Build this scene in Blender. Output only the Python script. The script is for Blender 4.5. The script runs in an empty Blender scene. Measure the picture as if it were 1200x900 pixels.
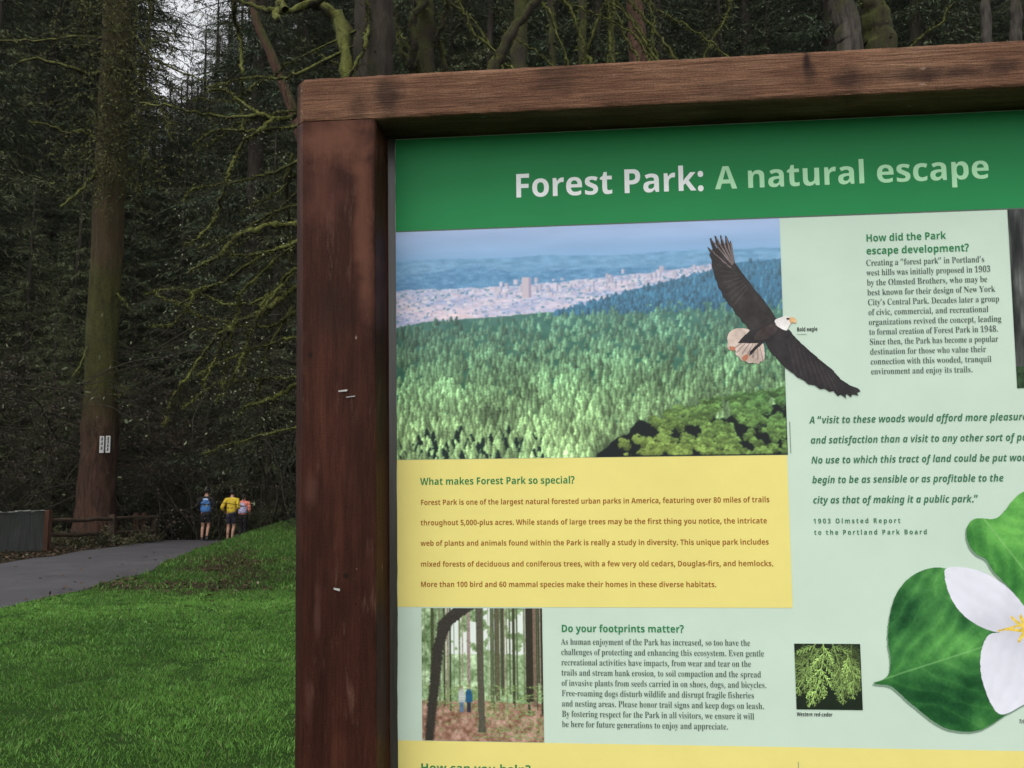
import bpy, math, random
import numpy as np
from mathutils import Vector, Matrix
from mathutils.geometry import tessellate_polygon

# ------------------------------------------------------------------ camera, sky, sun, exposure
S = bpy.context.scene
C = S.collection
F = 1040.0                                   # focal length in pixels of a 1200 px wide frame
PITCH = math.atan(90 / F)
EYE = np.array([0.0, 0.0, 1.6])
cam = bpy.data.cameras.new('camera')
cam.sensor_width = 36
cam.lens = 36 * F / 1200
cam.clip_start = 0.05
cam.clip_end = 1500
cam.dof.use_dof = True
cam.dof.focus_distance = 1.32
cam.dof.aperture_fstop = 40
camo = bpy.data.objects.new('camera', cam)
camo.location = EYE
camo.rotation_euler = (math.pi / 2 + PITCH, 0, 0)
C.objects.link(camo)
S.camera = camo

SUN_EL, SUN_AZ = math.radians(58), math.radians(200)   # high, behind the camera, veiled by cloud
w = bpy.data.worlds.new('World')
S.world = w
w.use_nodes = True
wn = w.node_tree
bg = wn.nodes['Background']
sky = wn.nodes.new('ShaderNodeTexSky')
sky.sky_type = 'NISHITA'
sky.sun_disc = False
sky.sun_elevation = SUN_EL
sky.sun_rotation = SUN_AZ
hs = wn.nodes.new('ShaderNodeHueSaturation')            # cloud cover takes most of the blue out
hs.inputs['Saturation'].default_value = 0.10
wn.links.new(sky.outputs[0], hs.inputs['Color'])
wn.links.new(hs.outputs[0], bg.inputs['Color'])
bg.inputs['Strength'].default_value = 0.13
sl = bpy.data.lights.new('sun', 'SUN')
sl.energy = 0.9
sl.angle = math.radians(35)
sl.color = (1.0, 0.97, 0.93)
so = bpy.data.objects.new('sun', sl)
sd = Vector((math.sin(SUN_AZ) * math.cos(SUN_EL), math.cos(SUN_AZ) * math.cos(SUN_EL), math.sin(SUN_EL)))
so.rotation_euler = sd.to_track_quat('Z', 'Y').to_euler()
so.location = (0, -5, 30)
C.objects.link(so)
S.view_settings.view_transform = 'Standard'
S.view_settings.look = 'None'
S.view_settings.gamma = 1
S.view_settings.exposure = 1.05
S.view_settings.use_curve_mapping = False

# ------------------------------------------------------------------ helpers
rng = np.random.default_rng(7)
cp, sp = math.cos(PITCH), math.sin(PITCH)


def ray(px, py):
    return np.array([px - 600.0, F * cp - (450 - py) * sp, F * sp + (450 - py) * cp])


def at(px, py, Y):
    d = ray(px, py)
    return EYE + d * (Y / d[1])


def sstep(a, b, x):
    t = np.clip((x - a) / (b - a), 0, 1)
    return t * t * (3 - 2 * t)


def vnoise(x, y, seed=0):
    x = np.asarray(x, float); y = np.asarray(y, float)
    xi = np.floor(x).astype(np.int64); yi = np.floor(y).astype(np.int64)
    fx = x - xi; fy = y - yi
    fx = fx * fx * (3 - 2 * fx); fy = fy * fy * (3 - 2 * fy)

    def h(a, b):
        n = (a * 374761393 + b * 668265263 + seed * 1442695041) & 0xffffffff
        n = ((n ^ (n >> 13)) * 1274126177) & 0xffffffff
        return ((n ^ (n >> 16)) & 0xffff) / 65535.0
    return (h(xi, yi) * (1 - fx) + h(xi + 1, yi) * fx) * (1 - fy) + (h(xi, yi + 1) * (1 - fx) + h(xi + 1, yi + 1) * fx) * fy


def fbm(x, y, o=4, seed=0):
    r = 0; a = 0.5
    for i in range(o):
        r = r + a * vnoise(x * 2 ** i, y * 2 ** i, seed + i * 17); a *= 0.5
    return r / (1 - 0.5 ** o)


def gz(x, y):
    x = np.asarray(x, float); y = np.asarray(y, float)
    z = -0.045 * np.maximum(0, np.minimum(y, 31.5) - 5)
    z = z - 0.15 * np.clip(y - 31.5, 0, 14)
    z = z + 0.42 * np.maximum(0, y - 52) * sstep(52, 75, y) * (1 - 0.45 * sstep(100, 160, y))
    bank = sstep(-9.3, -6.2, x + 0.05 * (y - 28)) * sstep(17, 27, y) * 0.85
    z = z + bank
    lefty = sstep(-12.5, -15, x) * sstep(19, 26, y) * 0.28
    z = z + lefty
    z = z + 0.05 * (vnoise(x * .7, y * .7, 3) - .5) * sstep(3, 8, y) + 0.8 * (vnoise(x * .1, y * .1, 5) - .5) * sstep(40, 60, y)
    return z


def lin(c):
    c = np.asarray(c, float) / 255.0
    return np.where(c <= 0.04045, c / 12.92, ((c + 0.055) / 1.055) ** 2.4)


def tag(o, label=None, cat=None, group=None, kind=None):
    if label: o['label'] = label
    if cat: o['category'] = cat
    if group: o['group'] = group
    if kind: o['kind'] = kind
    return o


def empty(name, loc, label, cat, group=None, rz=0):
    o = bpy.data.objects.new(name, None)
    o.empty_display_size = 0.1
    o.location = loc
    o.rotation_euler = (0, 0, rz)
    C.objects.link(o)
    return tag(o, label, cat, group)


def copy_thing(o, loc, rz, scale, label=None):
    c = o.copy(); C.objects.link(c)
    c.location = loc; c.rotation_euler = (0, 0, rz); c.scale = (scale,) * 3
    if label: c['label'] = label
    for ch in o.children:
        d = ch.copy(); C.objects.link(d); d.parent = c
    return c


class MB:
    """collects verts and polygons, links them as one mesh object"""

    def __init__(s):
        s.V = []; s.P = []; s.M = []; s.K = []; s.n = 0; s.smooth = []

    def add(s, verts, polys, mat=0, col=None, smooth=True):
        verts = np.asarray(verts, float).reshape(-1, 3); polys = np.asarray(polys, int)
        s.V.append(verts); s.P.append(polys + s.n)
        s.M.append(np.full(len(polys), mat)); s.smooth.append(np.full(len(polys), smooth))
        if col is None: col = (1, 1, 1)
        col = np.asarray(col, float)
        if col.ndim == 1: col = np.tile(col, (len(verts), 1))
        s.K.append(col); s.n += len(verts)

    def build(s, name, mats, parent=None, loc=None):
        me = bpy.data.meshes.new(name)
        V = np.vstack(s.V)
        me.vertices.add(len(V)); me.vertices.foreach_set('co', V.ravel())
        lt = np.concatenate([np.full(len(p), p.shape[1]) for p in s.P])
        li = np.concatenate([p.ravel() for p in s.P])
        me.loops.add(len(li)); me.loops.foreach_set('vertex_index', li)
        me.polygons.add(len(lt))
        me.polygons.foreach_set('loop_start', np.concatenate([[0], np.cumsum(lt)[:-1]]))
        me.polygons.foreach_set('loop_total', lt)
        me.polygons.foreach_set('material_index', np.concatenate(s.M))
        me.polygons.foreach_set('use_smooth', np.concatenate(s.smooth))
        a = me.color_attributes.new('Col', 'FLOAT_COLOR', 'POINT')
        K = np.vstack(s.K)
        a.data.foreach_set('color', np.hstack([K, np.ones((len(K), 1))]).ravel())
        me.update(calc_edges=True)
        me.validate()
        for m in (mats if isinstance(mats, (list, tuple)) else [mats]): me.materials.append(m)
        o = bpy.data.objects.new(name, me)
        C.objects.link(o)
        if parent is not None: o.parent = parent
        if loc is not None: o.location = loc
        return o

    def tube(s, pts, rad, k=6, mat=0, col=None, jit=0):
        pts = np.asarray(pts, float); n = len(pts)
        rad = np.broadcast_to(np.asarray(rad, float), (n,))
        T = np.gradient(pts, axis=0); T /= np.linalg.norm(T, axis=1)[:, None] + 1e-9
        ref = np.array([0.31, 0.17, 1.0]) if abs(T[:, 2]).mean() < .7 else np.array([1.0, 0.2, 0.1])
        A = np.cross(T, ref); A /= np.linalg.norm(A, axis=1)[:, None] + 1e-9
        B = np.cross(T, A)
        th = np.arange(k) / k * 2 * np.pi
        j_ = rng.normal(0, jit, (n, k)) if jit else 0
        if jit and n > 40:                      # furrows that run along a long stem
            ker = np.hanning(15); ker /= np.sqrt((ker ** 2).sum())
            j_ = np.apply_along_axis(lambda c_: np.convolve(np.pad(c_, 7, 'wrap'), ker, 'valid'), 0, j_)
        r = rad[:, None] * (1 + j_)
        ring = pts[:, None] + r[..., None] * (np.cos(th)[None, :, None] * A[:, None] + np.sin(th)[None, :, None] * B[:, None])
        i = np.arange(n - 1)[:, None] * k; j = np.arange(k)[None]; j2 = (j + 1) % k
        q = np.stack([i + j, i + j2, i + k + j2, i + k + j], -1).reshape(-1, 4)
        s.add(ring.reshape(-1, 3), q, mat, col)
        cap = np.vstack([pts[-1] + T[-1] * rad[-1] * .6, ring[-1]])
        s.add(cap, np.array([[0, 1 + a, 1 + (a + 1) % k] for a in range(k)]), mat, col)

    def leaves(s, c, d, L, W, mat=0, col=None, roll=None):
        """diamond leaves: base c, direction d, length L, width W"""
        n = len(c)
        d = d / (np.linalg.norm(d, axis=1)[:, None] + 1e-9)
        u = rng.normal(0, 1, (n, 3)) if roll is None else roll + rng.normal(0, .3, (n, 3))
        sd_ = np.cross(d, u); sd_ /= np.linalg.norm(sd_, axis=1)[:, None] + 1e-9
        L = np.broadcast_to(L, (n,))[:, None]; W = np.broadcast_to(W, (n,))[:, None]
        v = np.stack([c, c + d * L * .45 + sd_ * W / 2, c + d * L, c + d * L * .45 - sd_ * W / 2], 1)
        q = np.arange(4 * n).reshape(n, 4)
        if col is not None:
            col = np.asarray(col)
            if col.ndim == 2: col = np.repeat(col, 4, 0)
        s.add(v.reshape(-1, 3), q, mat, col, smooth=False)

    def box(s, lo, hi, mat=0, col=None, jit=0):
        x0, y0, z0 = lo; x1, y1, z1 = hi
        v = np.array([[x0, y0, z0], [x1, y0, z0], [x1, y1, z0], [x0, y1, z0], [x0, y0, z1], [x1, y0, z1], [x1, y1, z1], [x0, y1, z1]])
        if jit: v = v + rng.normal(0, jit, v.shape)
        s.add(v, [[3, 2, 1, 0], [4, 5, 6, 7], [0, 1, 5, 4], [1, 2, 6, 5], [2, 3, 7, 6], [3, 0, 4, 7]], mat, col, smooth=False)

    def loft(s, prof, axis, a0, a1, step=.02, jit=.0004, mat=0):
        """prof: list of 2d points (closed); swept along axis 'x' (prof = y,z) or 'z' (prof = x,y)"""
        prof = np.asarray(prof, float); k = len(prof)
        n = max(2, int((a1 - a0) / step)); t = np.linspace(a0, a1, n)
        P = np.tile(prof, (n, 1, 1)) + rng.normal(0, jit, (n, k, 2)) + rng.normal(0, jit, (n, 1, 2)) * .5
        v = np.zeros((n, k, 3))
        if axis == 'x': v[..., 0] = t[:, None]; v[..., 1:] = P
        else: v[..., 2] = t[:, None]; v[..., :2] = P
        i = np.arange(n - 1)[:, None] * k; j = np.arange(k)[None]; j2 = (j + 1) % k
        s.add(v.reshape(-1, 3), np.stack([i + j, i + j2, i + k + j2, i + k + j], -1).reshape(-1, 4), mat, smooth=False)
        for e in (0, n - 1): s.add(v[e], np.array([list(range(k))]), mat, smooth=False)


class NT:
    """small wrapper for building node materials"""

    def __init__(s, name):
        s.m = bpy.data.materials.new(name); s.m.use_nodes = True
        s.t = s.m.node_tree; s.b = s.t.nodes['Principled BSDF']

    def n(s, kind, **kw):
        x = s.t.nodes.new('ShaderNode' + kind)
        for k, v in kw.items(): setattr(x, k, v)
        return x

    def l(s, a, b): s.t.links.new(a, b)

    def coord(s, scale=(1, 1, 1), space='Object', loc=(0, 0, 0)):
        c = s.n('TexCoord'); m = s.n('Mapping')
        m.inputs['Scale'].default_value = scale; m.inputs['Location'].default_value = loc
        s.l(c.outputs[space], m.inputs[0]); return m.outputs[0]

    def noise(s, vec, scale, detail=4, rough=.55, dist=0):
        x = s.n('TexNoise'); x.inputs['Scale'].default_value = scale; x.inputs['Detail'].default_value = detail
        x.inputs['Roughness'].default_value = rough; x.inputs['Distortion'].default_value = dist
        if vec is not None: s.l(vec, x.inputs['Vector'])
        return x.outputs[0]

    def ramp(s, fac, stops):
        r = s.n('ValToRGB'); e = r.color_ramp.elements
        while len(e) > 1: e.remove(e[-1])
        e[0].position = stops[0][0]; e[0].color = (*stops[0][1], 1)
        for p, c in stops[1:]:
            q = e.new(p); q.color = (*c, 1)
        s.l(fac, r.inputs[0]); return r.outputs[0]

    def mix(s, fac, a, b, mode='MIX'):
        x = s.n('MixRGB', blend_type=mode)
        for i, v in enumerate((fac, a, b)):
            if isinstance(v, (int, float)): x.inputs[i].default_value = v if i == 0 else (v, v, v, 1)
            elif isinstance(v, (tuple, list, np.ndarray)): x.inputs[i].default_value = (*v, 1)
            else: s.l(v, x.inputs[i])
        return x.outputs[0]

    def math(s, op, a, b=None, clamp=False):
        x = s.n('Math', operation=op, use_clamp=clamp)
        for i, v in enumerate((a, b)):
            if v is None: continue
            if isinstance(v, (int, float)): x.inputs[i].default_value = v
            else: s.l(v, x.inputs[i])
        return x.outputs[0]

    def bump(s, h, strength, dist=.01):
        b = s.n('Bump'); b.inputs['Strength'].default_value = strength; b.inputs['Distance'].default_value = dist
        s.l(h, b.inputs['Height']); s.l(b.outputs[0], s.b.inputs['Normal'])

    def fin(s, col, rough=.6, spec=.3):
        if isinstance(col, (tuple, list, np.ndarray)): s.b.inputs['Base Color'].default_value = (*col, 1)
        else: s.l(col, s.b.inputs['Base Color'])
        if isinstance(rough, (int, float)): s.b.inputs['Roughness'].default_value = rough
        else: s.l(rough, s.b.inputs['Roughness'])
        s.b.inputs['Specular IOR Level'].default_value = spec
        return s.m


def simple_mat(name, c1, c2=None, scale=6, rough=.6, spec=.3, bump=0, stretch=(1, 1, 1)):
    t = NT(name); c2 = c2 or tuple(x * .8 for x in c1)
    f = t.noise(t.coord(stretch), scale, 5)
    if bump: t.bump(f, bump)
    return t.fin(t.ramp(f, [(.3, c1), (.7, c2)]), rough, spec)


def attr_mat(name, rough=.55, spec=.25, amp=.25, scale=3.0, trans=0):
    """base colour from the mesh's own per-leaf colour, with a little noise"""
    t = NT(name); a = t.n('VertexColor', layer_name='Col')
    f = t.noise(t.coord(), scale, 3)
    v = t.ramp(f, [(.25, (1 - amp,) * 3), (.75, (1 + amp * .0,) * 3)])
    m = t.fin(t.mix(1.0, a.outputs[0], v, 'MULTIPLY'), rough, spec)
    return m


def bark_mat(name, dark, light, moss, amount, scale=1.0, ridges=7, band=None):
    t = NT(name)
    c = t.coord((ridges, ridges, 1.1)); f = t.noise(c, scale * 2, 8, .65, .4)
    col = t.ramp(f, [(.3, dark), (.62, light)])
    f2 = t.noise(t.coord((1, 1, .4)), 2.0 * scale, 8, .68)
    g = t.n('NewGeometry'); sx = t.n('SeparateXYZ'); t.l(g.outputs['Normal'], sx.inputs[0])
    up = t.math('MULTIPLY_ADD', sx.outputs[2], .30); t.t.nodes[-1].inputs[2].default_value = amount
    k = t.math('ADD', f2, up)
    mk = t.ramp(k, [(.46, (0, 0, 0)), (.66, (1, 1, 1))])
    if band:                                  # moss grows only at some heights
        sz = t.n('SeparateXYZ'); t.l(t.coord((1 / 40,) * 3), sz.inputs[0])
        mk = t.mix(1.0, mk, t.ramp(sz.outputs[2], [(z_ / 40, (v_,) * 3) for z_, v_ in band]), 'MULTIPLY')
    mf = t.math('ADD', t.math('MULTIPLY', t.noise(t.coord(), 22 * scale, 4), .5), t.math('MULTIPLY', t.noise(t.coord((1, 1, .5)), 4 * scale, 5, .65), .5))
    mc = t.ramp(mf, [(.36, tuple(x * .3 for x in moss)), (.62, moss)])
    t.bump(t.math('ADD', f, t.math('MULTIPLY', mf, .4)), .8, .04)
    return t.fin(t.mix(mk, col, mc), .85, .15)

# ------------------------------------------------------------------ ground, path, lawn
def sheet(name, X, Y, lift, mats, col=None):
    mb = MB()
    ny, nx = X.shape
    v = np.stack([X, Y, gz(X, Y) + lift], -1).reshape(-1, 3)
    i = np.arange(ny - 1)[:, None] * nx; j = np.arange(nx - 1)[None]
    mb.add(v, np.stack([i + j, i + j + 1, i + nx + j + 1, i + nx + j], -1).reshape(-1, 4), 0, None if col is None else col.reshape(-1, 3))
    return tag(mb.build(name, mats), kind='structure')


t = NT('forest_floor')
f = t.noise(t.coord(), 1.4, 8, .65); f2 = t.noise(t.coord(), 14, 6)
t.bump(f2, .8, .05)
m_floor = t.fin(t.mix(t.ramp(f2, [(.35, (0, 0, 0)), (.65, (1, 1, 1))]), t.ramp(f, [(.3, (.008, .008, .004)), (.55, (.015, .013, .008)), (.75, (.012, .018, .006))]), (.022, .018, .010)), .95, .05)
gx = np.concatenate([np.linspace(-220, -24, 30), np.linspace(-23, 14, 75), np.linspace(15, 220, 30)])
gy = np.concatenate([np.linspace(-60, -1, 16), np.linspace(0, 46, 93), np.linspace(47, 130, 60), np.linspace(135, 420, 30)])
sheet('ground', *np.meshgrid(gx, gy), -.012, m_floor)


def path_edges(y):
    y = np.asarray(y, float)
    r = np.interp(y, [-40, 0, 8, 11.6, 15, 20, 31, 34, 42], [-6.3, -6.3, -6.4, -6.6, -6.8, -7.6, -9.2, -9.8, -11.8])
    l = np.interp(y, [-40, 0, 8, 11.6, 20, 25.3, 30.5, 34, 42], [-9.6, -9.7, -10.0, -10.4, -11.4, -12.0, -12.3, -13.0, -15.0])
    return l + .28 * (fbm(y * .8, y * 0, 3, 4) - .5), r + .4 * (fbm(y * .8, y * 0 + 9, 3, 8) - .5)


py_ = np.linspace(-20, 41, 360)
pl, pr = path_edges(py_)
tt = np.linspace(0, 1, 24)[None]
t = NT('worn_asphalt')
c = t.coord(); f = t.noise(c, 1.1, 7, .65); f2 = t.noise(c, 60, 4, .7); f3 = t.noise(t.coord((1, .4, 1)), .9, 6, .6)
col = t.ramp(f, [(.3, (.026, .025, .028)), (.7, (.060, .057, .061))])
col = t.mix(t.ramp(f2, [(.35, (0, 0, 0)), (.7, (.5, .5, .5))]), col, (.115, .108, .112))
col = t.mix(t.ramp(f3, [(.62, (0, 0, 0)), (.70, (.8, .8, .8))]), col, (.035, .028, .022))
t.bump(f2, .5, .01)
m_path = t.fin(col, .75, .25)
sheet('path', pl[:, None] * (1 - tt) + pr[:, None] * tt, np.repeat(py_[:, None], 24, 1), .008, m_path)

ly = np.linspace(-16, 33, 240)
lr = path_edges(ly)[1]
tx = np.linspace(0, 1, 90)[None] ** 1.6
LX = lr[:, None] * (1 - tx) + 16 * tx
LY = np.repeat(ly[:, None], 90, 1)


def mud(x, y):
    """how bare the lawn is: trampled and littered strip along the path and towards the trees"""
    e = x - path_edges(y)[1]
    m = sstep(12.5, 15, y + .3 * e) * (1 - .7 * sstep(18, 25, y)) * (1 - .5 * sstep(1.5, 4.2, e))
    edge = (1 - sstep(0, .5, e)) * .7
    n = fbm(x * 1.3, y * .7, 4, 21)
    return np.clip(np.maximum(m, edge) * .85 * sstep(.46, .74, n + .17 * m), 0, 1)


mu = mud(LX, LY)[..., None]
nn = fbm(LX * 3, LY * 3, 4, 2)[..., None]
soil = np.array([.030, .020, .012]) * (.6 + .8 * nn)
sod = np.array([.024, .062, .010]) * (.7 + .6 * nn)
t = NT('lawn_soil')
a = t.n('VertexColor', layer_name='Col')
f = t.noise(t.coord(), 30, 6, .7)
t.bump(f, 1, .04)
m_lawn = t.fin(t.mix(1, a.outputs[0], t.ramp(f, [(.3, (.5, .5, .5)), (.7, (1.5, 1.4, 1.2))]), 'MULTIPLY'), .9, .1)
sheet('lawn', LX, LY, .001, m_lawn, sod * (1 - mu) + soil * mu)


def grass_blades():
    mb = MB()
    for (y0, y1, x0, x1, dens, wd, hh) in ((1.2, 3.6, -4.5, 3, 1100, .005, .036), (3.6, 8, -6.2, -.3, 4300, .0038, .028), (3.6, 8, -.3, 3.5, 1500, .0052, .034),
                                           (8, 14, -7, -1.2, 2400, .0066, .031), (8, 14, -1.2, 6, 700, .0095, .038), (14, 32, -9.4, -3.2, 420, .016, .06), (14, 32, -3.2, 8, 220, .02, .05)):
        n = int((y1 - y0) * (x1 - x0) * dens)
        x = rng.uniform(x0, x1, n); y = rng.uniform(y0, y1, n)
        cl = fbm(x * 5, y * 5, 3, 31)
        keep = (x > path_edges(y)[1] + .02) & (rng.random(n) > mud(x, y) * .93) & (rng.random(n) < .30 + 1.4 * sstep(.2, .6, cl))
        x, y, cl = x[keep], y[keep], cl[keep]; n = len(x)
        big = fbm(x * .9, y * .9, 3, 77)
        h = hh * rng.uniform(.55, 1.35, n) * (.30 + 1.4 * cl)
        az = rng.uniform(0, 6.283, n) * .6 + 6 * fbm(x * 4, y * 4, 2, 9)
        ln = rng.uniform(.15, .95, n) * h
        dx, dy = np.cos(az) * ln, np.sin(az) * ln
        fz = rng.uniform(0, 3.14, n); wx, wy = np.cos(fz) * wd / 2, np.sin(fz) * wd / 2
        z = gz(x, y) - .004
        o = np.zeros(n)
        B = np.stack([x, y, z], -1); W = np.stack([wx, wy, o], -1)
        M_ = B + np.stack([dx * .35, dy * .35, h * .6], -1); T = B + np.stack([dx, dy, h], -1)
        v = np.stack([B - W, B + W, M_ + W * .8, T, M_ - W * .8], 1)
        g = np.clip(rng.normal(.5, .22, n) + (big - .5) * .9, 0, 1)[:, None]
        colr = np.array([.048, .128, .021]) * (1 - g) + np.array([.170, .375, .064]) * g
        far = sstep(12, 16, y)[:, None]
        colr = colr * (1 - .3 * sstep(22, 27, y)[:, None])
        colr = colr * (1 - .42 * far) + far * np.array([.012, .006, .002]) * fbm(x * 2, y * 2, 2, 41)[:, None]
        dry = rng.random(n) < .03
        colr[dry] = (.19, .17, .08)
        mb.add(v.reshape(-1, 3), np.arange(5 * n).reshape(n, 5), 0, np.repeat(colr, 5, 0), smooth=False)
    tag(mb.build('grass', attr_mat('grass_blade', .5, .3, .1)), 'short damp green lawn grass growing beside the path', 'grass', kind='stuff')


grass_blades()


def litter():
    mb = MB()
    for (x0, x1, y0, y1, n) in ((-9.5, -3, 12, 30, 5200), (-15, -10.5, 19, 34, 3600), (-10.4, -5.9, 8, 31, 1500)):
        x = rng.uniform(x0, x1, n); y = rng.uniform(y0, y1, n)
        if x0 == -9.5:
            k = rng.random(n) < mud(x, y) * .9 + .03
            x, y = x[k], y[k]
        l, r = path_edges(y)
        onp = (x > l) & (x < r)
        if x0 == -9.5 or x0 == -15: x, y = x[~onp], y[~onp]
        else:
            k = onp & (rng.random(n) < .07 + .9 * np.exp(-np.minimum(x - l, r - x) / .22)); x, y = x[k], y[k]
        n = len(x)
        d = rng.normal(0, 1, (n, 3)); d[:, 2] *= .25
        g = rng.random((n, 1))
        colr = np.array([.030, .018, .010]) * (1 - g) + np.array([.085, .055, .03]) * g
        pale = rng.random(n) < .008
        colr[pale] = (.2, .18, .12)
        mb.leaves(np.stack([x, y, gz(x, y) + .02 + .02 * rng.random(n)], -1), d, rng.uniform(.05, .12, n), rng.uniform(.025, .07, n), 0, colr, np.array([0, 0, 1.]))
    tag(mb.build('fallen_leaves', attr_mat('dead_leaf', .7, .2)), 'brown fallen leaves strewn over the path verges', 'leaf litter', kind='stuff')


litter()

# ------------------------------------------------------------------ conifers
M_NEEDLE = attr_mat('needles', .7, .15, .35, .5)
M_TWIG = simple_mat('bare_twig', (.016, .013, .009), (.034, .032, .020), 9, .85, .1)
M_LEAF = attr_mat('small_leaves', .5, .25, .15, 2)
M_FIRBARK = bark_mat('fir_bark', (.008, .005, .004), (.062, .031, .020), (.046, .047, .011), .22, band=((0, 0), (3.4, .08), (5, .95), (8.4, 1), (9.2, .45), (11, .5), (11.6, .75)))
M_DARKBARK = bark_mat('dark_bark', (.012, .010, .008), (.040, .032, .024), (.028, .034, .009), -.02)
M_MOSSBARK = bark_mat('mossy_bark', (.016, .012, .009), (.030, .023, .017), (.052, .056, .013), .08)
M_GREYBARK = bark_mat('grey_bark', (.014, .012, .010), (.066, .056, .046), (.04, .044, .012), -.02)
M_REDBARK = bark_mat('red_cedar_bark', (.014, .008, .006), (.078, .040, .026), (.04, .044, .011), -.04)


def conifer_meshes(seed, H, R, h0, hue, step=.42):
    global rng
    keep = rng; rng = np.random.default_rng(seed)
    tr = MB(); cr = MB()
    zz = np.linspace(-.6, H, 26)
    tr.tube(np.stack([.12 * np.sin(zz * .3 + seed), .1 * np.cos(zz * .23), zz], -1), .014 * H * (1 - zz / H * .96) + .02, 9, jit=.05)
    z = h0
    c_, d_, L_, W_, K_ = [], [], [], [], []
    while z < H - .3:
        f = (z - h0) / (H - h0)
        n = rng.integers(4, 7)
        for b in range(n):
            L = R * (1 - f) ** .75 * rng.uniform(.55, 1.12) + .25
            if f < .12: L *= .8
            a = rng.uniform(0, 6.283)
            m = max(3, int(L / .5) + 1)
            s = np.linspace(0, 1, m)
            droop = rng.uniform(.15, .5) * L
            pz = z + rng.uniform(-.15, .15) + .12 * L * s - droop * s ** 1.7
            bx = np.cos(a) * L * s; by = np.sin(a) * L * s
            P = np.stack([bx, by, pz], -1)
            tr.tube(P, .02 * L / 2 * (1 - s * .85) + .006, 3)
            k = max(7, int(L / .06))
            q = rng.uniform(.08, 1, k)
            B = np.stack([np.interp(q, s, P[:, i]) for i in range(3)], -1)
            sgn = rng.choice([-1, 1], k)
            ang = a + sgn * rng.uniform(.35, 1.25, k)
            tl = (.42 + .45 * (1 - q)) * rng.uniform(.6, 1.3, k) * min(1, .55 + L / 4)
            D = np.stack([np.cos(ang), np.sin(ang), -rng.uniform(.05, .8, k)], -1)
            hv = hue * (rng.uniform(.65, 1.3) * rng.uniform(.8, 1.2, (k, 1)))
            for o in (0, .2, .38, .55, .72):
                dd = D + rng.normal(0, .42, D.shape)
                c_.append(B + D * (tl * o)[:, None]); d_.append(dd); L_.append(tl * rng.uniform(.18, .42, k)); W_.append(tl * rng.uniform(.035, .075, k)); K_.append(hv * rng.uniform(.7, 1.3, (k, 1)))
        z += step * rng.uniform(.7, 1.35)
    cr.leaves(np.vstack(c_), np.vstack(d_), np.concatenate(L_), np.concatenate(W_), 0, np.vstack(K_), np.array([0, 0, .8]))
    rng = keep
    return tr, cr


PROTO = []
for i, (H, R, h0, hue) in enumerate(((31, 4.4, 2.5, (.082, .106, .054)), (38, 5.4, 4.0, (.072, .100, .056)), (24, 4.0, .6, (.092, .108, .050)), (42, 5.6, 12.0, (.076, .104, .058)))):
    tr, cr = conifer_meshes(100 + i, H, R, h0, np.array(hue))
    o = empty('conifer_tree', (0, 0, 0), None, 'tree')
    tr.build('trunk', M_DARKBARK, o); cr.build('crown', M_NEEDLE, o)
    PROTO.append(o)
USED = [False] * 4
G_BACK = 'dark conifers massed behind the clearing'


def put_conifer(kind, px, Y, sc=1.0, label=None, group=G_BACK):
    x = at(px, 500, Y)[0]
    loc = (x, Y, float(gz(x, Y)) - .2)
    lab = label or 'dark evergreen in the dense mass of conifers behind the clearing'
    if USED[kind]: return copy_thing(PROTO[kind], loc, rng.uniform(0, 6.28), sc, lab)
    USED[kind] = True
    o = PROTO[kind]; o.location = loc; o.scale = (sc,) * 3; o['label'] = lab; o['group'] = group
    return o


rc = random.Random(4)
plan = []
for row, (Y, gap) in enumerate(((40, 62), (49, 58), (58, 56), (68, 54), (80, 52))):
    px = -90 + rc.uniform(0, gap)
    while px < 1320:
        if not 138 < px < 292: plan.append((px, Y + rc.uniform(-3, 3), rc.choice((0, 1, 1, 3) if row else (0, 1, 2)), rc.uniform(1.0, 1.3) * (1 + .1 * row)))
        px += gap * rc.uniform(.75, 1.25)
for px, Y, top in ((128, 52, 20), (150, 60, 92), (172, 60, 118), (185, 70, 88), (200, 56, 96), (212, 66, 82), (226, 76, 92), (238, 60, 108), (255, 50, 8), (270, 62, 60), (288, 54, 10), (160, 78, 84), (195, 84, 104), (220, 90, 100), (245, 82, 90), (272, 78, 60), (178, 46, 165), (208, 44, 175), (234, 46, 150), (168, 58, 118), (180, 64, 112), (192, 54, 128), (206, 62, 78), (218, 56, 98), (230, 52, 84), (244, 58, 112), (188, 72, 100), (214, 76, 104), (236, 68, 98), (140, 66, 70), (264, 56, 84), (250, 70, 92), (240, 63, -10), (256, 72, -25), (226, 66, 28), (246, 48, 40), (272, 66, -20), (222, 48, 148), (196, 49, 152), (262, 43, 165), (152, 42, 175)):
    z = at(px, top, Y)[2] - float(gz(at(px, 500, Y)[0], Y))
    kind = 2 if z < 27 else 0
    plan.append((px, Y, kind, z / (24, 24, 24)[1] if kind == 2 else z / 31))
for px, Y, kind, sc_ in plan: put_conifer(kind, px, Y, sc_)
for px, Y, sc_ in ((-45, 33, .62), (28, 35, .6), (84, 36, .7), (62, 33.5, .42), (318, 36, .75), (150, 37.5, .36)):
    put_conifer(2, px, Y, sc_, 'low bushy hemlock standing close behind the path at the forest edge', 'low hemlocks at the forest edge')


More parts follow.
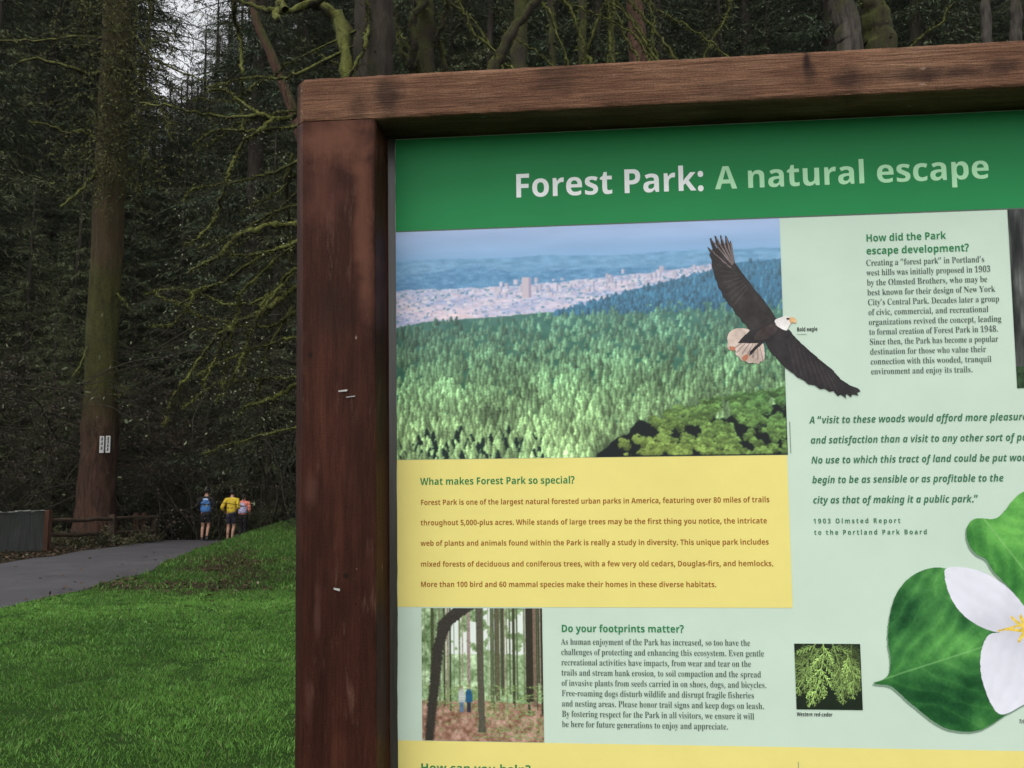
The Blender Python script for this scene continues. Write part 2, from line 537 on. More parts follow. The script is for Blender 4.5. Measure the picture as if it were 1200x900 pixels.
# ------------------------------------------------------------------ twiggy understory
def thicket_meshes(seed, H, spread, leaf_col, nleaf, stems=7, lean=0.35, lsize=.07):
    global rng
    keep = rng; rng = np.random.default_rng(seed)
    br = MB(); lf = MB(); tips = []

    def grow(p, d, L, r, lev):
        n = max(3, int(L / .22)); P = [p]
        for i in range(n):
            d = d + rng.normal(0, .16, 3); d[2] -= .03 * lev + .05 * i / n
            d = d / np.linalg.norm(d); P.append(P[-1] + d * L / n)
        P = np.array(P)
        br.tube(P, np.linspace(r, r * .3, len(P)), 4 if lev < 2 else 3)
        tips.append(P[len(P) // 3:])
        if lev >= 3: return
        for b in range(rng.integers(4, 7) if lev < 2 else rng.integers(2, 5)):
            i = rng.integers(max(1, len(P) // 4), len(P))
            e = d * .6 + rng.normal(0, .75, 3); e[2] = abs(e[2]) * .4 - .1 * lev
            grow(P[i], e / np.linalg.norm(e), L * rng.uniform(.3, .58), r * .45, lev + 1)
    for s_ in range(stems):
        a = rng.uniform(0, 6.283)
        d = np.array([math.cos(a) * lean, math.sin(a) * lean, 1.0])
        grow(np.array([math.cos(a) * .3 * spread, math.sin(a) * .3 * spread, -.2]), d / np.linalg.norm(d), H * rng.uniform(.6, 1), .0075 * H * .55, 0)
    T = np.vstack(tips)
    c = T[rng.integers(0, len(T), nleaf)] + rng.normal(0, .06, (nleaf, 3))
    k = rng.random((nleaf, 1))
    col = np.array(leaf_col[0]) * (1 - k) + np.array(leaf_col[1]) * k
    lf.leaves(c, rng.normal(0, 1, (nleaf, 3)), lsize * rng.uniform(.6, 1.4, nleaf), lsize * .5 * rng.uniform(.6, 1.4, nleaf), 0, col)
    rng = keep
    return br, lf


def thicket_proto(seed, name, H, spread, col, nleaf, cat='shrub', **kw):
    br, lf = thicket_meshes(seed, H, spread, col, nleaf, **kw)
    o = empty(name, (0, 0, -50), None, cat)
    br.build('stems', M_TWIG, o); lf.build('leaves', M_LEAF, o)
    return o


def scatter(proto, group, label, spots):
    for i, (px, Y, sc_) in enumerate(spots):
        x = at(px, 500, Y)[0]; loc = (x, Y, float(gz(x, Y)) - .1)
        if i == 0:
            o = proto; o.location = loc; o.scale = (sc_,) * 3; o['group'] = group; o['label'] = label
        else: o = copy_thing(proto, loc, rng.uniform(0, 6.28), sc_, label); o['group'] = group


bushA = thicket_proto(11, 'evergreen_shrub', 3.2, 1.6, ((.010, .012, .006), (.026, .030, .015)), 15000, stems=11, lean=.6, lsize=.06)
bushB = thicket_proto(12, 'bare_shrub', 5.2, 1.2, ((.04, .05, .022), (.10, .12, .065)), 170, stems=8, lean=.5, lsize=.08)
bushC = thicket_proto(13, 'bare_sapling', 8.5, .8, ((.04, .05, .02), (.10, .12, .06)), 260, stems=4, lean=.28, lsize=.09)
bushD = thicket_proto(14, 'ivy_mound', 1.1, 2.2, ((.034, .034, .015), (.090, .086, .040)), 4200, cat='ivy', stems=16, lean=1.6, lsize=.09)
bushE = thicket_proto(15, 'brown_leaved_shrub', 6.5, 1.3, ((.030, .021, .013), (.062, .044, .028)), 7000, stems=6, lean=.32, lsize=.06)
rr = random.Random(3)
spots = []
for row, (Y, n) in enumerate(((34.5, 9), (37, 12), (41, 13), (46, 13), (53, 12))):
    for i in range(n):
        px = -60 + (430 / n) * (i + rr.uniform(.1, .9))
        spots.append((px, Y + rr.uniform(-1, 1), rr.uniform(.8, 1.5)))
spots = [s for s in spots if not (150 < s[0] < 440 and s[1] < 42.5)]
scatter(bushA, 'dark evergreen shrubs at the forest edge', 'dark small-leaved evergreen shrub in the shaded forest edge beyond the path', spots)
scatter(bushB, 'bare twiggy shrubs of the understory', 'bare twiggy shrub with sparse pale leaves in the dark understory',
        [(p, Y, s_) for p, Y, s_ in ((20, 31, 1), (-15, 27, .9), (70, 33, 1.1), (165, 34, 1.15), (190, 38, 1.2), (225, 36.5, 1.2), (262, 39, 1.2), (338, 36, .9), (345, 36, 1.2), (140, 39, 1.2), (45, 38, 1.3), (105, 36, 1.3), (290, 42, 1.5))])
scatter(bushC, 'tall bare saplings of the understory', 'tall thin bare sapling with drooping twigs standing among the forest trees',
        [(p, Y, s_) for p, Y, s_ in ((10, 37, 1.3), (85, 36, 1.5), (155, 33.5, 1.4), (182, 40, 1.6), (215, 37, 1.4), (248, 34.5, 1.35), (285, 38, 1.5), (330, 40, 1.3), (-25, 30, 1.3), (335, 26, 1.2),
                                     (370, 30, 1.5), (455, 33, 1.6), (520, 28, 1.5), (575, 32, 1.6), (650, 30, 1.6), (705, 27, 1.5), (775, 31, 1.6), (830, 28, 1.5), (890, 33, 1.6), (940, 29, 1.5), (1065, 31, 1.6), (1110, 27, 1.5), (1165, 30, 1.6))])
scatter(bushD, 'ivy mounds behind the rail fence', 'low olive ivy mound at the foot of the big fir behind the rail fence',
        [(72, 27.6, .72), (88, 28.2, .8), (105, 28.4, .8), (122, 28.6, .8), (140, 29.4, .7), (158, 30.6, .6)])
scatter(bushE, 'brown leaved shrubs at the left edge', 'brown leaved shrub blurred at the left edge of the forest', [(8, 29, 1.15), (-22, 31, 1.3)])
x = at(408, 500, 27)[0]
side_bush = copy_thing(bushA, (x, 27, float(gz(x, 27)) - .1), 1.2, .7, 'dark green bush on the grass bank right of the runners')
side_bush['group'] = 'bushes on the grass bank'
x = at(425, 500, 24)[0]
side_bush = copy_thing(bushA, (x, 25, float(gz(x, 25)) - .1), 3.9, 1.0, 'dark green bush on the grass bank right of the runners')
side_bush['group'] = 'bushes on the grass bank'

# ------------------------------------------------------------------ named trees


def moss_tufts(mb, pts, rad, n, size, mat=1, hang=.6):
    """short strands of moss standing off a branch"""
    pts = np.asarray(pts); s = np.arange(len(pts)); q = rng.uniform(0, len(pts) - 1, n)
    B = np.stack([np.interp(q, s, pts[:, i]) for i in range(3)], -1)
    R_ = np.interp(q, s, np.broadcast_to(rad, (len(pts),)))
    u = rng.normal(0, 1, (n, 3)); u /= np.linalg.norm(u, axis=1)[:, None]
    u[:, 2] = u[:, 2] * .8 + .2
    g = rng.random((n, 1))
    col = np.array([.024, .028, .007]) * (1 - g) + np.array([.115, .124, .032]) * g
    d = u.copy(); d[:, 2] -= hang
    mb.leaves(B + u * R_[:, None] * .75, d, size * rng.uniform(.5, 1.4, n), size * .42 * rng.uniform(.6, 1.3, n), mat, col)


M_TUFT = attr_mat('moss_strands', .8, .1, .3, 8)
M_BRANCHMOSS = bark_mat('mossy_branch_bark', (.012, .010, .008), (.03, .024, .017), (.120, .130, .030), .16, 3, 3)


def big_trunk(name, label, knots, mat, Y, jit=.04, k=16, tufts=0, group=None, cat='tree', stubs=(), moss_range=(0, 1)):
    """knots: (px, py, radius_px) from the ground upwards"""
    pts = np.array([at(a, b, Y) for a, b, r in knots]); rad = np.array([r * Y / F for a, b, r in knots])
    n = 110; s = np.linspace(0, len(knots) - 1, n)
    P = np.stack([np.interp(s, np.arange(len(knots)), pts[:, i]) for i in range(3)], -1)
    R_ = np.interp(s, np.arange(len(knots)), rad)
    P[:, 0] += .05 * (vnoise(np.arange(n) * .12, np.full(n, Y * 3.1), 2) - .5)
    base = (pts[0][0], Y, float(gz(pts[0][0], Y)))
    o = empty(name, base, label, cat, group)
    R_ = R_ * (1 + .05 * (vnoise(np.arange(n) * .35, np.full(n, Y), 6) - .5))
    mb = MB(); mb.tube(P - base, R_, k, jit=jit)
    if tufts:
        i0, i1 = int(moss_range[0] * n), int(moss_range[1] * n)
        moss_tufts(mb, (P - base)[i0:i1], R_[i0:i1], tufts, .10, 1)
    mb.build('trunk', [mat, M_TUFT], o)
    if stubs:
        sb = MB()
        for px_, r in stubs:
            q = wiggle([at(a, b, Y - .3 * i) for i, (a, b) in enumerate(px_)], .02)
            rr_ = np.linspace(r * Y / F, r * Y / F * .35, len(q))
            sb.tube(q - base, rr_, 5, jit=.1)
            moss_tufts(sb, q - base, rr_, 60, .09, 1)
            twigs(sb, q - base, .25, 14)
        sb.build('branches', [M_BRANCHMOSS, M_TUFT], o)
    return o


def wiggle(pts, amp, per=5):
    pts = np.array(pts, float); n = (len(pts) - 1) * per + 1
    s = np.linspace(0, len(pts) - 1, n)
    out = np.stack([np.interp(s, np.arange(len(pts)), pts[:, i]) for i in range(3)], -1)
    sm = out.copy(); sm[1:-1] = (out[:-2] + out[1:-1] * 2 + out[2:]) / 4
    return sm + rng.normal(0, amp, sm.shape) * np.minimum(1, np.arange(n) / 2)[:, None]


def twigs(mb, pts, L, n, lev=0, r=.006, mat=0):
    for i in range(n):
        j = rng.integers(1, len(pts))
        d = pts[j] - pts[j - 1]; d = d / (np.linalg.norm(d) + 1e-9) * .7 + rng.normal(0, .6, 3)
        d /= np.linalg.norm(d)
        P = [pts[j]]; l = L * rng.uniform(.5, 1.6)
        for q in range(5):
            d = d + rng.normal(0, .28, 3); d[2] -= .06; d /= np.linalg.norm(d)
            P.append(P[-1] + d * l / 5)
        P = np.array(P)
        mb.tube(P, np.linspace(r, r * .35, 6), 3, mat)
        if lev < 1: twigs(mb, P, L * .55, 3, lev + 1, r * .6, mat)


fir = big_trunk('fir_tree', 'massive fir with reddish bark and a mossy band standing behind the rail fence', [(110, 622, 25), (112, 600, 21.5), (114, 560, 20), (116, 520, 19.5), (117.5, 480, 18.5), (119, 430, 17.5), (122, 350, 17), (126, 270, 17.5), (129, 210, 17), (133, 130, 17), (137, 50, 16.5), (140, -60, 16), (146, -300, 13)], M_FIRBARK, 28.6, jit=.045, k=34, tufts=2600, moss_range=(.38, .97),
                stubs=(([(125, 197), (112, 201), (99, 219), (87, 230), (70, 242)], 3.2), ([(120, 168), (95, 152), (79, 157), (55, 146), (35, 143)], 2.6), ([(120, 85), (99, 87), (87, 80), (44, 68), (23, 73)], 3.5),
                       ([(125, 45), (90, 42), (50, 48), (0, 47)], 2.5), ([(150, 100), (157, 99), (172, 82), (172, 58), (175, 17), (181, -20)], 2.6), ([(148, 88), (155, 70), (158, 35), (160, -15)], 2.0),
                       ([(146, 60), (168, 95), (185, 118), (193, 140), (201, 165)], 1.7), ([(148, 30), (180, 70), (215, 85), (245, 96)], 1.8), ([(112, 370), (104, 400), (93, 430), (80, 450)], 1.4), ([(130, 465), (142, 462), (150, 455)], 1.2), ([(132, 340), (140, 347), (150, 359)], 1.3)))

dr = MB()                                   # drooping lichened twigs and sprays that half hide the upper bole
fb = np.array(fir.location)
for i in range(340):
    px_, py_ = rng.normal(136, 36), rng.uniform(-60, 205)
    p_ = at(px_, py_, 28.6 - rng.uniform(.4, 2.6))
    n_ = 7; d_ = np.array([rng.normal(0, .6), rng.normal(0, .2), -.35]); P_ = [p_]
    for j_ in range(n_):
        d_ = d_ + rng.normal(0, .25, 3); d_[2] -= .05; d_ /= np.linalg.norm(d_); P_.append(P_[-1] + d_ * rng.uniform(.12, .3))
    P_ = np.array(P_) - fb
    dr.tube(P_, np.linspace(.018, .006, n_ + 1), 3, 0)
    moss_tufts(dr, P_, .012, 34, .10, 1, .5)
dr.build('drooping_twigs', [M_TWIG, M_NEEDLE], fir)
big_trunk('cedar_tree', 'bare reddish brown leaning cedar trunk left of the sign frame', [(392, 560, 8), (380, 330, 7.5), (355, 170, 6.5), (336, 110, 6), (318, 65, 5.5), (303, 30, 5), (286, -30, 4)], M_REDBARK, 22, .05, 12)
big_trunk('fir_tree', 'dark mossy trunk seen above the beam between the diagonal mossy bough and the cedar', [(608, 560, 11), (608, 80, 9.5), (611, 0, 9), (614, -160, 8)], M_MOSSBARK, 26, .06, 12, tufts=300)
big_trunk('cedar_tree', 'red brown cedar trunk rising above the middle of the beam', [(748, 560, 13), (748, 70, 11.5), (744, 0, 10.5), (740, -160, 9)], M_REDBARK, 25, .06, 14)
big_trunk('slender_tree', 'slender dark mossy stem above the beam left of the cedar trunk', [(648, 560, 5), (648, 75, 4.5), (645, 0, 4.2), (640, -150, 4)], M_MOSSBARK, 20, .1, 8, tufts=250)
big_trunk('slender_tree', 'slender green mossy stem above the beam nearest the cedar trunk', [(684, 560, 5.5), (682, 70, 5), (683, 0, 4.6), (686, -150, 4)], M_MOSSBARK, 20.5, .1, 8, tufts=350)
big_trunk('slender_tree', 'thin mossy sapling stem close beside the cedar trunk', [(716, 560, 4), (717, 70, 3.5), (716, 0, 3.2), (712, -150, 3)], M_MOSSBARK, 22, .1, 8, tufts=200)
big_trunk('alder_tree', 'stout grey trunk leaning above the right half of the beam', [(1010, 560, 19), (996, 50, 15.5), (986, 0, 14.5), (962, -150, 12)], M_GREYBARK, 15, .05, 16)
big_trunk('maple_tree', 'thick green mossy trunk pressed against the stout grey one', [(1044, 560, 20), (1031, 50, 17), (1022, 0, 16), (1000, -150, 13)], M_MOSSBARK, 15.6, .09, 16, tufts=900)
big_trunk('slender_tree', 'grey dead pole above the right end of the beam', [(1157, 560, 7), (1157, 50, 6), (1155, 0, 5.5), (1150, -120, 5)], M_GREYBARK, 24, .06, 10)
big_trunk('slender_tree', 'grey dead pole at the far right edge of the photo', [(1194, 560, 8), (1191, 50, 7), (1190, 0, 6.5), (1188, -120, 6)], M_GREYBARK, 24.5, .06, 10)

# the mossy maple whose boughs hang left of the sign
MY = 13.5
base = (at(437, 300, MY)[0], MY, float(gz(at(437, 300, MY)[0], MY)))
maple = empty('maple_tree', base, 'dark mossy maple behind the sign post, its bare mossy boughs hanging to the left', 'tree')
mb = MB()
kn = [(432, 700, 30), (434, 400, 26), (436, 200, 24), (437, 85, 23), (438, 0, 22), (442, -160, 19), (448, -330, 14)]
pts = np.array([at(a, b, MY) for a, b, r in kn])
P = wiggle(pts, .012, 9); R_ = np.interp(np.linspace(0, len(kn) - 1, len(P)), np.arange(len(kn)), [r * MY / F for a, b, r in kn])
mb.tube(P - base, R_, 18, jit=.07)
moss_tufts(mb, P - base, R_, 1500, .09, 1)
mb.build('trunk', [M_DARKBARK, M_TUFT], maple)
BR = [([(430, 95), (385, 128), (340, 137), (318, 140), (300, 131), (283, 120), (262, 104), (240, 107)], 4.5, 1.5, .2),
      ([(318, 140), (303, 134), (274, 138.5), (251, 137), (227, 131), (201, 125), (163, 120)], 3.2, 1.0, .0),
      ([(320, 139), (303, 155), (289, 163), (277, 181), (270, 198), (264, 216), (257, 242), (248, 263), (233, 278), (216, 288)], 3.2, 1.0, -.2),
      ([(300, -60), (276, 0), (273, 17), (280, 41), (283, 64), (284, 87), (283, 111), (284, 131), (286, 152), (290, 159)], 2.6, 1.6, .5),
      ([(438, -20), (390, -8), (340, 14), (318, 13), (297, 6), (277, 0), (262, -10)], 6, 2.4, .1),
      ([(334, 12), (329, 2), (325, 12), (325, 24)], 5.5, 4.5, -.1),
      ([(435, 230), (380, 262), (338, 264), (318, 263), (295, 271), (277, 278), (265, 291), (257, 300), (242, 308), (222, 319)], 5, 1.5, -.3),
      ([(380, 262), (335, 290), (315, 295), (295, 298), (271, 300)], 3, 1.4, -.6),
      ([(380, 275), (345, 284), (327, 292), (306, 301), (292, 310), (271, 325), (257, 333), (239, 336), (225, 348), (204, 360)], 3.6, 1.0, .4),
      ([(430, 290), (380, 315), (343, 339), (330, 348), (315, 362), (298, 370), (280, 377), (265, 386), (254, 396), (242, 409), (230, 427), (216, 447), (204, 465), (195, 488), (192, 500)], 4.5, .9, .1),
      ([(272, 382), (268, 387), (260, 403), (254, 418), (246, 432), (236, 452)], 3.2, 1.5, -.1),
      ([(275, 380), (265, 383), (248, 386), (227, 386)], 1.8, .9, .3),
      ([(230, 340), (225, 345), (219, 362), (204, 380), (192, 383), (175, 381)], 2, .9, 0),
      ([(425, 410), (380, 440), (340, 456), (321, 467), (303, 472), (286, 476), (280, 488)], 4.5, 1.6, .3),
      ([(400, 480), (330, 505), (297, 513), (277, 518), (257, 524), (238, 532)], 2.2, .8, .6),
      ([(343, 320), (320, 345), (305, 366), (290, 400), (285, 440)], 2, .8, -.5), ([(343, 360), (318, 400), (306, 440), (301, 470)], 2, .8, .8),
      ([(345, 205), (322, 230), (300, 238), (280, 252)], 2, .8, .9), ([(344, 180), (335, 215), (338, 260), (341, 310)], 3.2, 2, 1.1),
      ([(413, 120), (405, 60), (399, 22), (377, 9), (350, -8)], 10, 7, .5),
      ([(405, 100), (411, 86), (428, 55), (432, 29), (428, -10)], 2.6, 2, -.5)]
for i in range(13):                          # thinner boughs deeper in the crown
    y_ = 60 + 31 * i + rng.uniform(-10, 10); p_ = [(432, y_ - 40), (352, y_)]; a_ = rng.uniform(-.25, .75)
    while p_[-1][0] > rng.uniform(150, 270) and len(p_) < 13:
        a_ = a_ * .8 + rng.normal(.1, .28); p_.append((p_[-1][0] - 19 * math.cos(a_), p_[-1][1] + 19 * math.sin(a_)))
    BR.append((p_, rng.uniform(1.8, 3), .7, rng.uniform(-.4, 2.6)))
bb = MB()
for px_, r0, r1, dy in BR:
    n = len(px_)
    q = wiggle([at(a, b, MY + dy * min(1, (i + 1) / n * 1.4) + .25 * math.sin(i * 1.7 + r0)) for i, (a, b) in enumerate(px_)], .012)
    rr_ = np.linspace(r0 * MY / F, r1 * MY / F, len(q)) * .8
    rr_ = rr_ * (.75 + .8 * vnoise(np.arange(len(q)) * .6, np.full(len(q), r0 * 31), 3))
    bb.tube(q - base, rr_, 6, jit=.16)
    moss_tufts(bb, q - base, rr_, 15 * len(q), .045, 1, .6)
    twigs(bb, q - base, .34, int(3.4 * n), 0, .0055, 2)
bb.build('boughs', [M_BRANCHMOSS, M_TUFT, M_TWIG], maple)
lf = MB()
n = 1700
cx = rng.uniform(170, 345, n); cy = rng.uniform(90, 520, n)
k = fbm(cx * .02, cy * .02, 3, 5) + .3 * (cx - 170) / 175 > .62
C_ = np.array([at(a, b, MY + rng.uniform(-1.2, 1.8)) for a, b in zip(cx[k], cy[k])]) - base
g = rng.random((len(C_), 1))
lf.leaves(C_, rng.normal(0, 1, C_.shape), rng.uniform(.02, .05, len(C_)), rng.uniform(.015, .035, len(C_)), 0, np.array([.05, .06, .02]) * (1 - g) + np.array([.20, .22, .13]) * g)
lf.build('leaves', M_LEAF, maple)

# knobby mossy tree above the beam
KY = 15
base2 = (at(500, 300, KY)[0], KY, float(gz(at(500, 300, KY)[0], KY)))
knob = empty('maple_tree', base2, 'knobby mossy maple with short crooked limbs above the beam near the left post', 'tree')
mb = MB()
for px_, r0, r1, dy in (([(492, 700), (493, 300), (496, 110), (500, 30), (498, 4), (500, -90)], 13, 7, 0), ([(494, 100), (479, 77), (487, 55), (481, 22), (498, 0)], 4.5, 3.5, -.3), ([(498, 20), (505, 11), (501, 29), (516, 48), (523, 85)], 4.2, 2.5, .2), ([(492, 90), (470, 60), (462, 20), (455, -20)], 3, 2, .3), ([(503, 60), (520, 30), (528, -10)], 3, 2, -.4)):
    q = wiggle([at(a, b, KY + dy * min(1, i * .5)) for i, (a, b) in enumerate(px_)], .02)
    rr_ = np.linspace(r0 * KY / F, r1 * KY / F, len(q))
    mb.tube(q - base2, rr_ * (1 + .3 * rng.random(len(q))), 9, jit=.12)
    moss_tufts(mb, q - base2, rr_, 40 * len(q), .05, 1); twigs(mb, q - base2, .35, 10, 0, .005)
mb.build('trunk', [M_MOSSBARK, M_TUFT], knob)
# diagonal bough tree
DY = 14
base3 = (at(540, 300, DY)[0], DY, float(gz(at(540, 300, DY)[0], DY)))
diag = empty('maple_tree', base3, 'bright mossy stem leaning steeply to the right above the beam', 'tree')
mb = MB()
q = wiggle([at(a, b, DY) for a, b in ((540, 700), (545, 400), (560, 160), (578, 79), (589, 59), (604, 29), (630, 0), (668, -60), (700, -140))], .015)
rr_ = np.linspace(9 * DY / F, 3.4 * DY / F, len(q))
mb.tube(q - base3, rr_ * (1 + .2 * rng.random(len(q))), 9, jit=.1)
moss_tufts(mb, q - base3, rr_, 60 * len(q), .045, 1); twigs(mb, q - base3, .4, 30, 0, .005)
mb.build('trunk', [M_MOSSBARK, M_TUFT], diag)

# a thicket of arching mossy limbs seen over the beam
VY = 18
bv = (at(800, 300, VY)[0], VY, float(gz(at(800, 300, VY)[0], VY)))
vine = empty('vine_maple', bv, 'tangle of thin arching mossy limbs above the middle and right of the beam', 'tree')
mb = MB()
for i in range(22):
    x_, y_ = rng.uniform(620, 1000), 250.0; p_ = [(800 + .25 * (x_ - 800), 620), (x_, y_)]; a_ = rng.uniform(-.5, .5)
    for j in range(12):
        a_ = a_ * .93 + rng.normal(0, .22) + (.06 if a_ > 0 else -.06)
        p_.append((p_[-1][0] + 30 * math.sin(a_), p_[-1][1] - 30 * math.cos(a_)))
    r0 = rng.uniform(1.6, 3.6); dy = rng.uniform(-1.5, 2)
    q = wiggle([at(a, b, VY + dy * min(1, k_ * .2)) for k_, (a, b) in enumerate(p_)], .02)
    rr_ = np.linspace(r0 * VY / F, .5 * VY / F, len(q)) * (.75 + .8 * vnoise(np.arange(len(q)) * .5, np.full(len(q), i * 3.7), 3))
    mb.tube(q - bv, rr_, 6, jit=.12); moss_tufts(mb, q - bv, rr_, 14 * len(q), .06, 1, .5); twigs(mb, (q - bv)[12:], .5, 16, 0, .006, 2)
mb.build('limbs', [M_BRANCHMOSS, M_TUFT, M_TWIG], vine)
# ------------------------------------------------------------------ thin volume added to lift the forest shadows
hm = bpy.data.materials.new('shadow_lift_veil'); hm.use_nodes = True
ht = hm.node_tree; ht.nodes.remove(ht.nodes['Principled BSDF'])
pv = ht.nodes.new('ShaderNodeVolumePrincipled')
pv.inputs['Color'].default_value = (.92, .95, .93, 1); pv.inputs['Density'].default_value = .00013
ht.links.new(pv.outputs[0], ht.nodes['Material Output'].inputs['Volume'])
m = MB(); m.box((-235, -75, -22), (235, 435, 210))
tag(m.build('shadow_lift_haze', hm), 'thin scattering veil added to lift the dark forest shadows', 'shadow_lift_haze', kind='stuff')

# ------------------------------------------------------------------ fences along the path
t = NT('weathered_grey_boards')
f = t.noise(t.coord((9, 9, .7)), 3, 7, .6); f2 = t.noise(t.coord(), .9, 5)
t.bump(f, .5, .02)
m_greyboard = t.fin(t.mix(t.ramp(f2, [(.4, (0, 0, 0)), (.7, (.6, .6, .6))]), t.ramp(f, [(.3, (.045, .047, .047)), (.7, (.095, .098, .096))]), (.05, .06, .04)), .85, .15)
m_rail = simple_mat('dark_wet_rail', (.026, .018, .012), (.066, .044, .028), 4, .8, .2, .4, (1, 1, 6))
m_brownpost = simple_mat('reddish_post_wood', (.085, .040, .024), (.045, .022, .014), 5, .8, .2, .4, (5, 5, .6))
m_palecap = simple_mat('pale_lichen_cap', (.30, .31, .28), (.16, .17, .14), 14, .85, .2, .3)


def P3(px, py, Y, z=None):
    p = at(px, py, Y)
    return p


a0 = at(-90, 610, 21.5)[:2]; a1 = at(52, 600, 25.0)[:2]
dv = (a1 - a0); Lw = np.linalg.norm(dv); dv = dv / Lw
pf = empty('panel_fence', (a0[0], a0[1], float(gz(*a0))), 'solid grey board fence with a pale top edge at the left edge of the photo', 'fence', rz=math.atan2(dv[1], dv[0]))
ztop0 = at(-90, 606, 21.5)[2] - float(gz(*a0)); ztop1 = at(52, 599, 25)[2] - float(gz(*a0))
mb = MB(); cap = MB()
nb_ = 15; bw = Lw / nb_
for i in range(nb_):
    f0, f1 = i / nb_, (i + 1) / nb_
    x0, x1 = i * bw + .004, (i + 1) * bw - .004
    zt = ztop0 + (ztop1 - ztop0) * (i + .5) / nb_ + rng.normal(0, .012)
    gzi = float(gz(*(a0 + dv * (i + .5) * bw))) - float(gz(*a0))
    o_ = rng.normal(0, .006)
    mb.box((x0, -.012 + o_, gzi - .15), (x1, .012 + o_, zt), jit=.004)
    cap.box((x0 + .002, -.05, zt + .003), (x1 + .004, .045, zt + .032 + rng.normal(0, .006)), jit=.006)
mb.build('boards', m_greyboard, pf); cap.build('top_rail', m_palecap, pf)

b0 = at(56, 620, 25.1); b0[2] = float(gz(b0[0], b0[1]))
b1 = at(182, 620, 30.4)
rf = empty('rail_fence', tuple(b0), 'low two-rail wooden fence with dark rails beside the path under the big fir', 'fence')
b0_ = b0.copy()


def fpost(px, Y, top_py, w_, mat, name='post'):
    p = at(px, top_py, Y); g = float(gz(p[0], Y))
    m = MB()
    m.loft([(-w_, -w_), (w_, -w_), (w_, w_), (-w_, w_)], 'z', g - .2 - b0_[2], p[2] - b0_[2], .15, .006)
    v = m.V; off = np.array([p[0] - b0_[0], Y - b0_[1], 0])
    m.V = [q + off for q in v]
    return m.build(name, mat, rf)


fpost(55, 25.1, 598, .11, m_brownpost)
fpost(132, 28.3, 603, .09, m_rail)
fpost(160, 29.6, 601, .07, m_brownpost); fpost(169, 30.0, 601, .06, m_brownpost)
fpost(181, 30.5, 606, .07, m_rail); fpost(152, 29.2, 622, .12, m_rail)
for (y0p, y1p) in ((610, 606), (627, 622)):
    m = MB()
    q = wiggle([at(56, y0p, 25.1), at(95, y0p - .6, 26.7), at(132, (y0p + y1p) / 2, 28.3), at(181, y1p, 30.5)], .012, 6) - b0_
    m.tube(q, .062, 7, jit=.1)
    m.build('rail', m_rail, rf)

# trail sign on the fir
sx_ = at(123, 521, 28.0)
tsg = empty('trail_sign', tuple(sx_), 'small white two-column marker plate nailed to the fir trunk', 'sign')
m_white = simple_mat('white_paint', (.46, .46, .44), (.34, .34, .32), 8, .5, .3)
m_black = simple_mat('black_paint', (.015, .015, .015), (.03, .03, .03), 8, .6, .3)
m = MB(); m.box((-.165, -.012, -.26), (-.03, .012, .26), jit=.003); m.box((.03, -.012, -.25), (.165, .012, .27), jit=.003); m.build('plate', m_white, tsg)
m = MB(); m.box((-.18, .013, -.22), (.18, .12, .22)); m.build('backing_board', m_black, tsg)
m = MB()
for (cx_, rows) in ((-.097, (.18, .04, -.11)), (.097, (.2, .09, -.03, -.15))):
    for z_ in rows:
        for k_ in range(3):
            m.box((cx_ - .045 + .01 * k_, -.0165 - .0005 * k_, z_ - .05 + .035 * k_), (cx_ + .03 + .008 * (k_ % 2), -.0125, z_ - .035 + .035 * k_))
        m.box((cx_ - .012 + .02 * (z_ > 0), -.0195, z_ - .05), (cx_ + .008 + .02 * (z_ > 0), -.0125, z_ + .05))
m.build('marking', m_black, tsg)

sc_p = at(117, 634, 25.6); g_ = float(gz(sc_p[0], 25.6))
m = MB(); u = np.linspace(-.11, .11, 5)
u = u * .5; X_, Y_ = np.meshgrid(u, u); Z_ = .05 * np.sin(X_ * 22) + .04 * np.cos(Y_ * 25 + 1) * .5 + .05 + .25 * (Y_ + .055)
i = np.arange(4)[:, None] * 5; j = np.arange(4)[None]
m.add(np.stack([X_, Y_ * .6, Z_], -1).reshape(-1, 3), np.stack([i + j, i + j + 1, i + 6 + j, i + 5 + j], -1).reshape(-1, 4))
tag(m.build('paper_scrap', m_white, loc=(sc_p[0], 25.6, g_)), 'crumpled white paper scrap lying below the rail fence', 'litter')


# ------------------------------------------------------------------ runners
def skin(name, joints, edges, mat, parent, sub=2, root=0):
    me = bpy.data.meshes.new(name)
    me.from_pydata([Vector(p[:3]) for p in joints], edges, [])
    o = bpy.data.objects.new(name, me); C.objects.link(o)
    mo = o.modifiers.new('s', 'SKIN'); mo.use_smooth_shade = True
    sv = me.skin_vertices[0].data
    for i, p in enumerate(joints):
        r = p[3]; sv[i].radius = r if isinstance(r, tuple) else (r, r)
        sv[i].use_root = (i == root)
    su = o.modifiers.new('u', 'SUBSURF'); su.levels = sub; su.render_levels = sub
    dg = bpy.context.evaluated_depsgraph_get(); dg.update()
    nm = bpy.data.meshes.new_from_object(o.evaluated_get(dg))
    bpy.data.objects.remove(o); bpy.data.meshes.remove(me)
    nm.name = name
    nm.materials.clear(); nm.materials.append(mat)
    for p in nm.polygons: p.use_smooth = True
    r = bpy.data.objects.new(name, nm); C.objects.link(r); r.parent = parent
    return r


m_skin = simple_mat('skin', (.42, .24, .17), (.36, .19, .13), 6, .55, .35)


def cloth(name, c1, c2=None): return simple_mat(name, c1, c2, 7, .8, .2, .4)


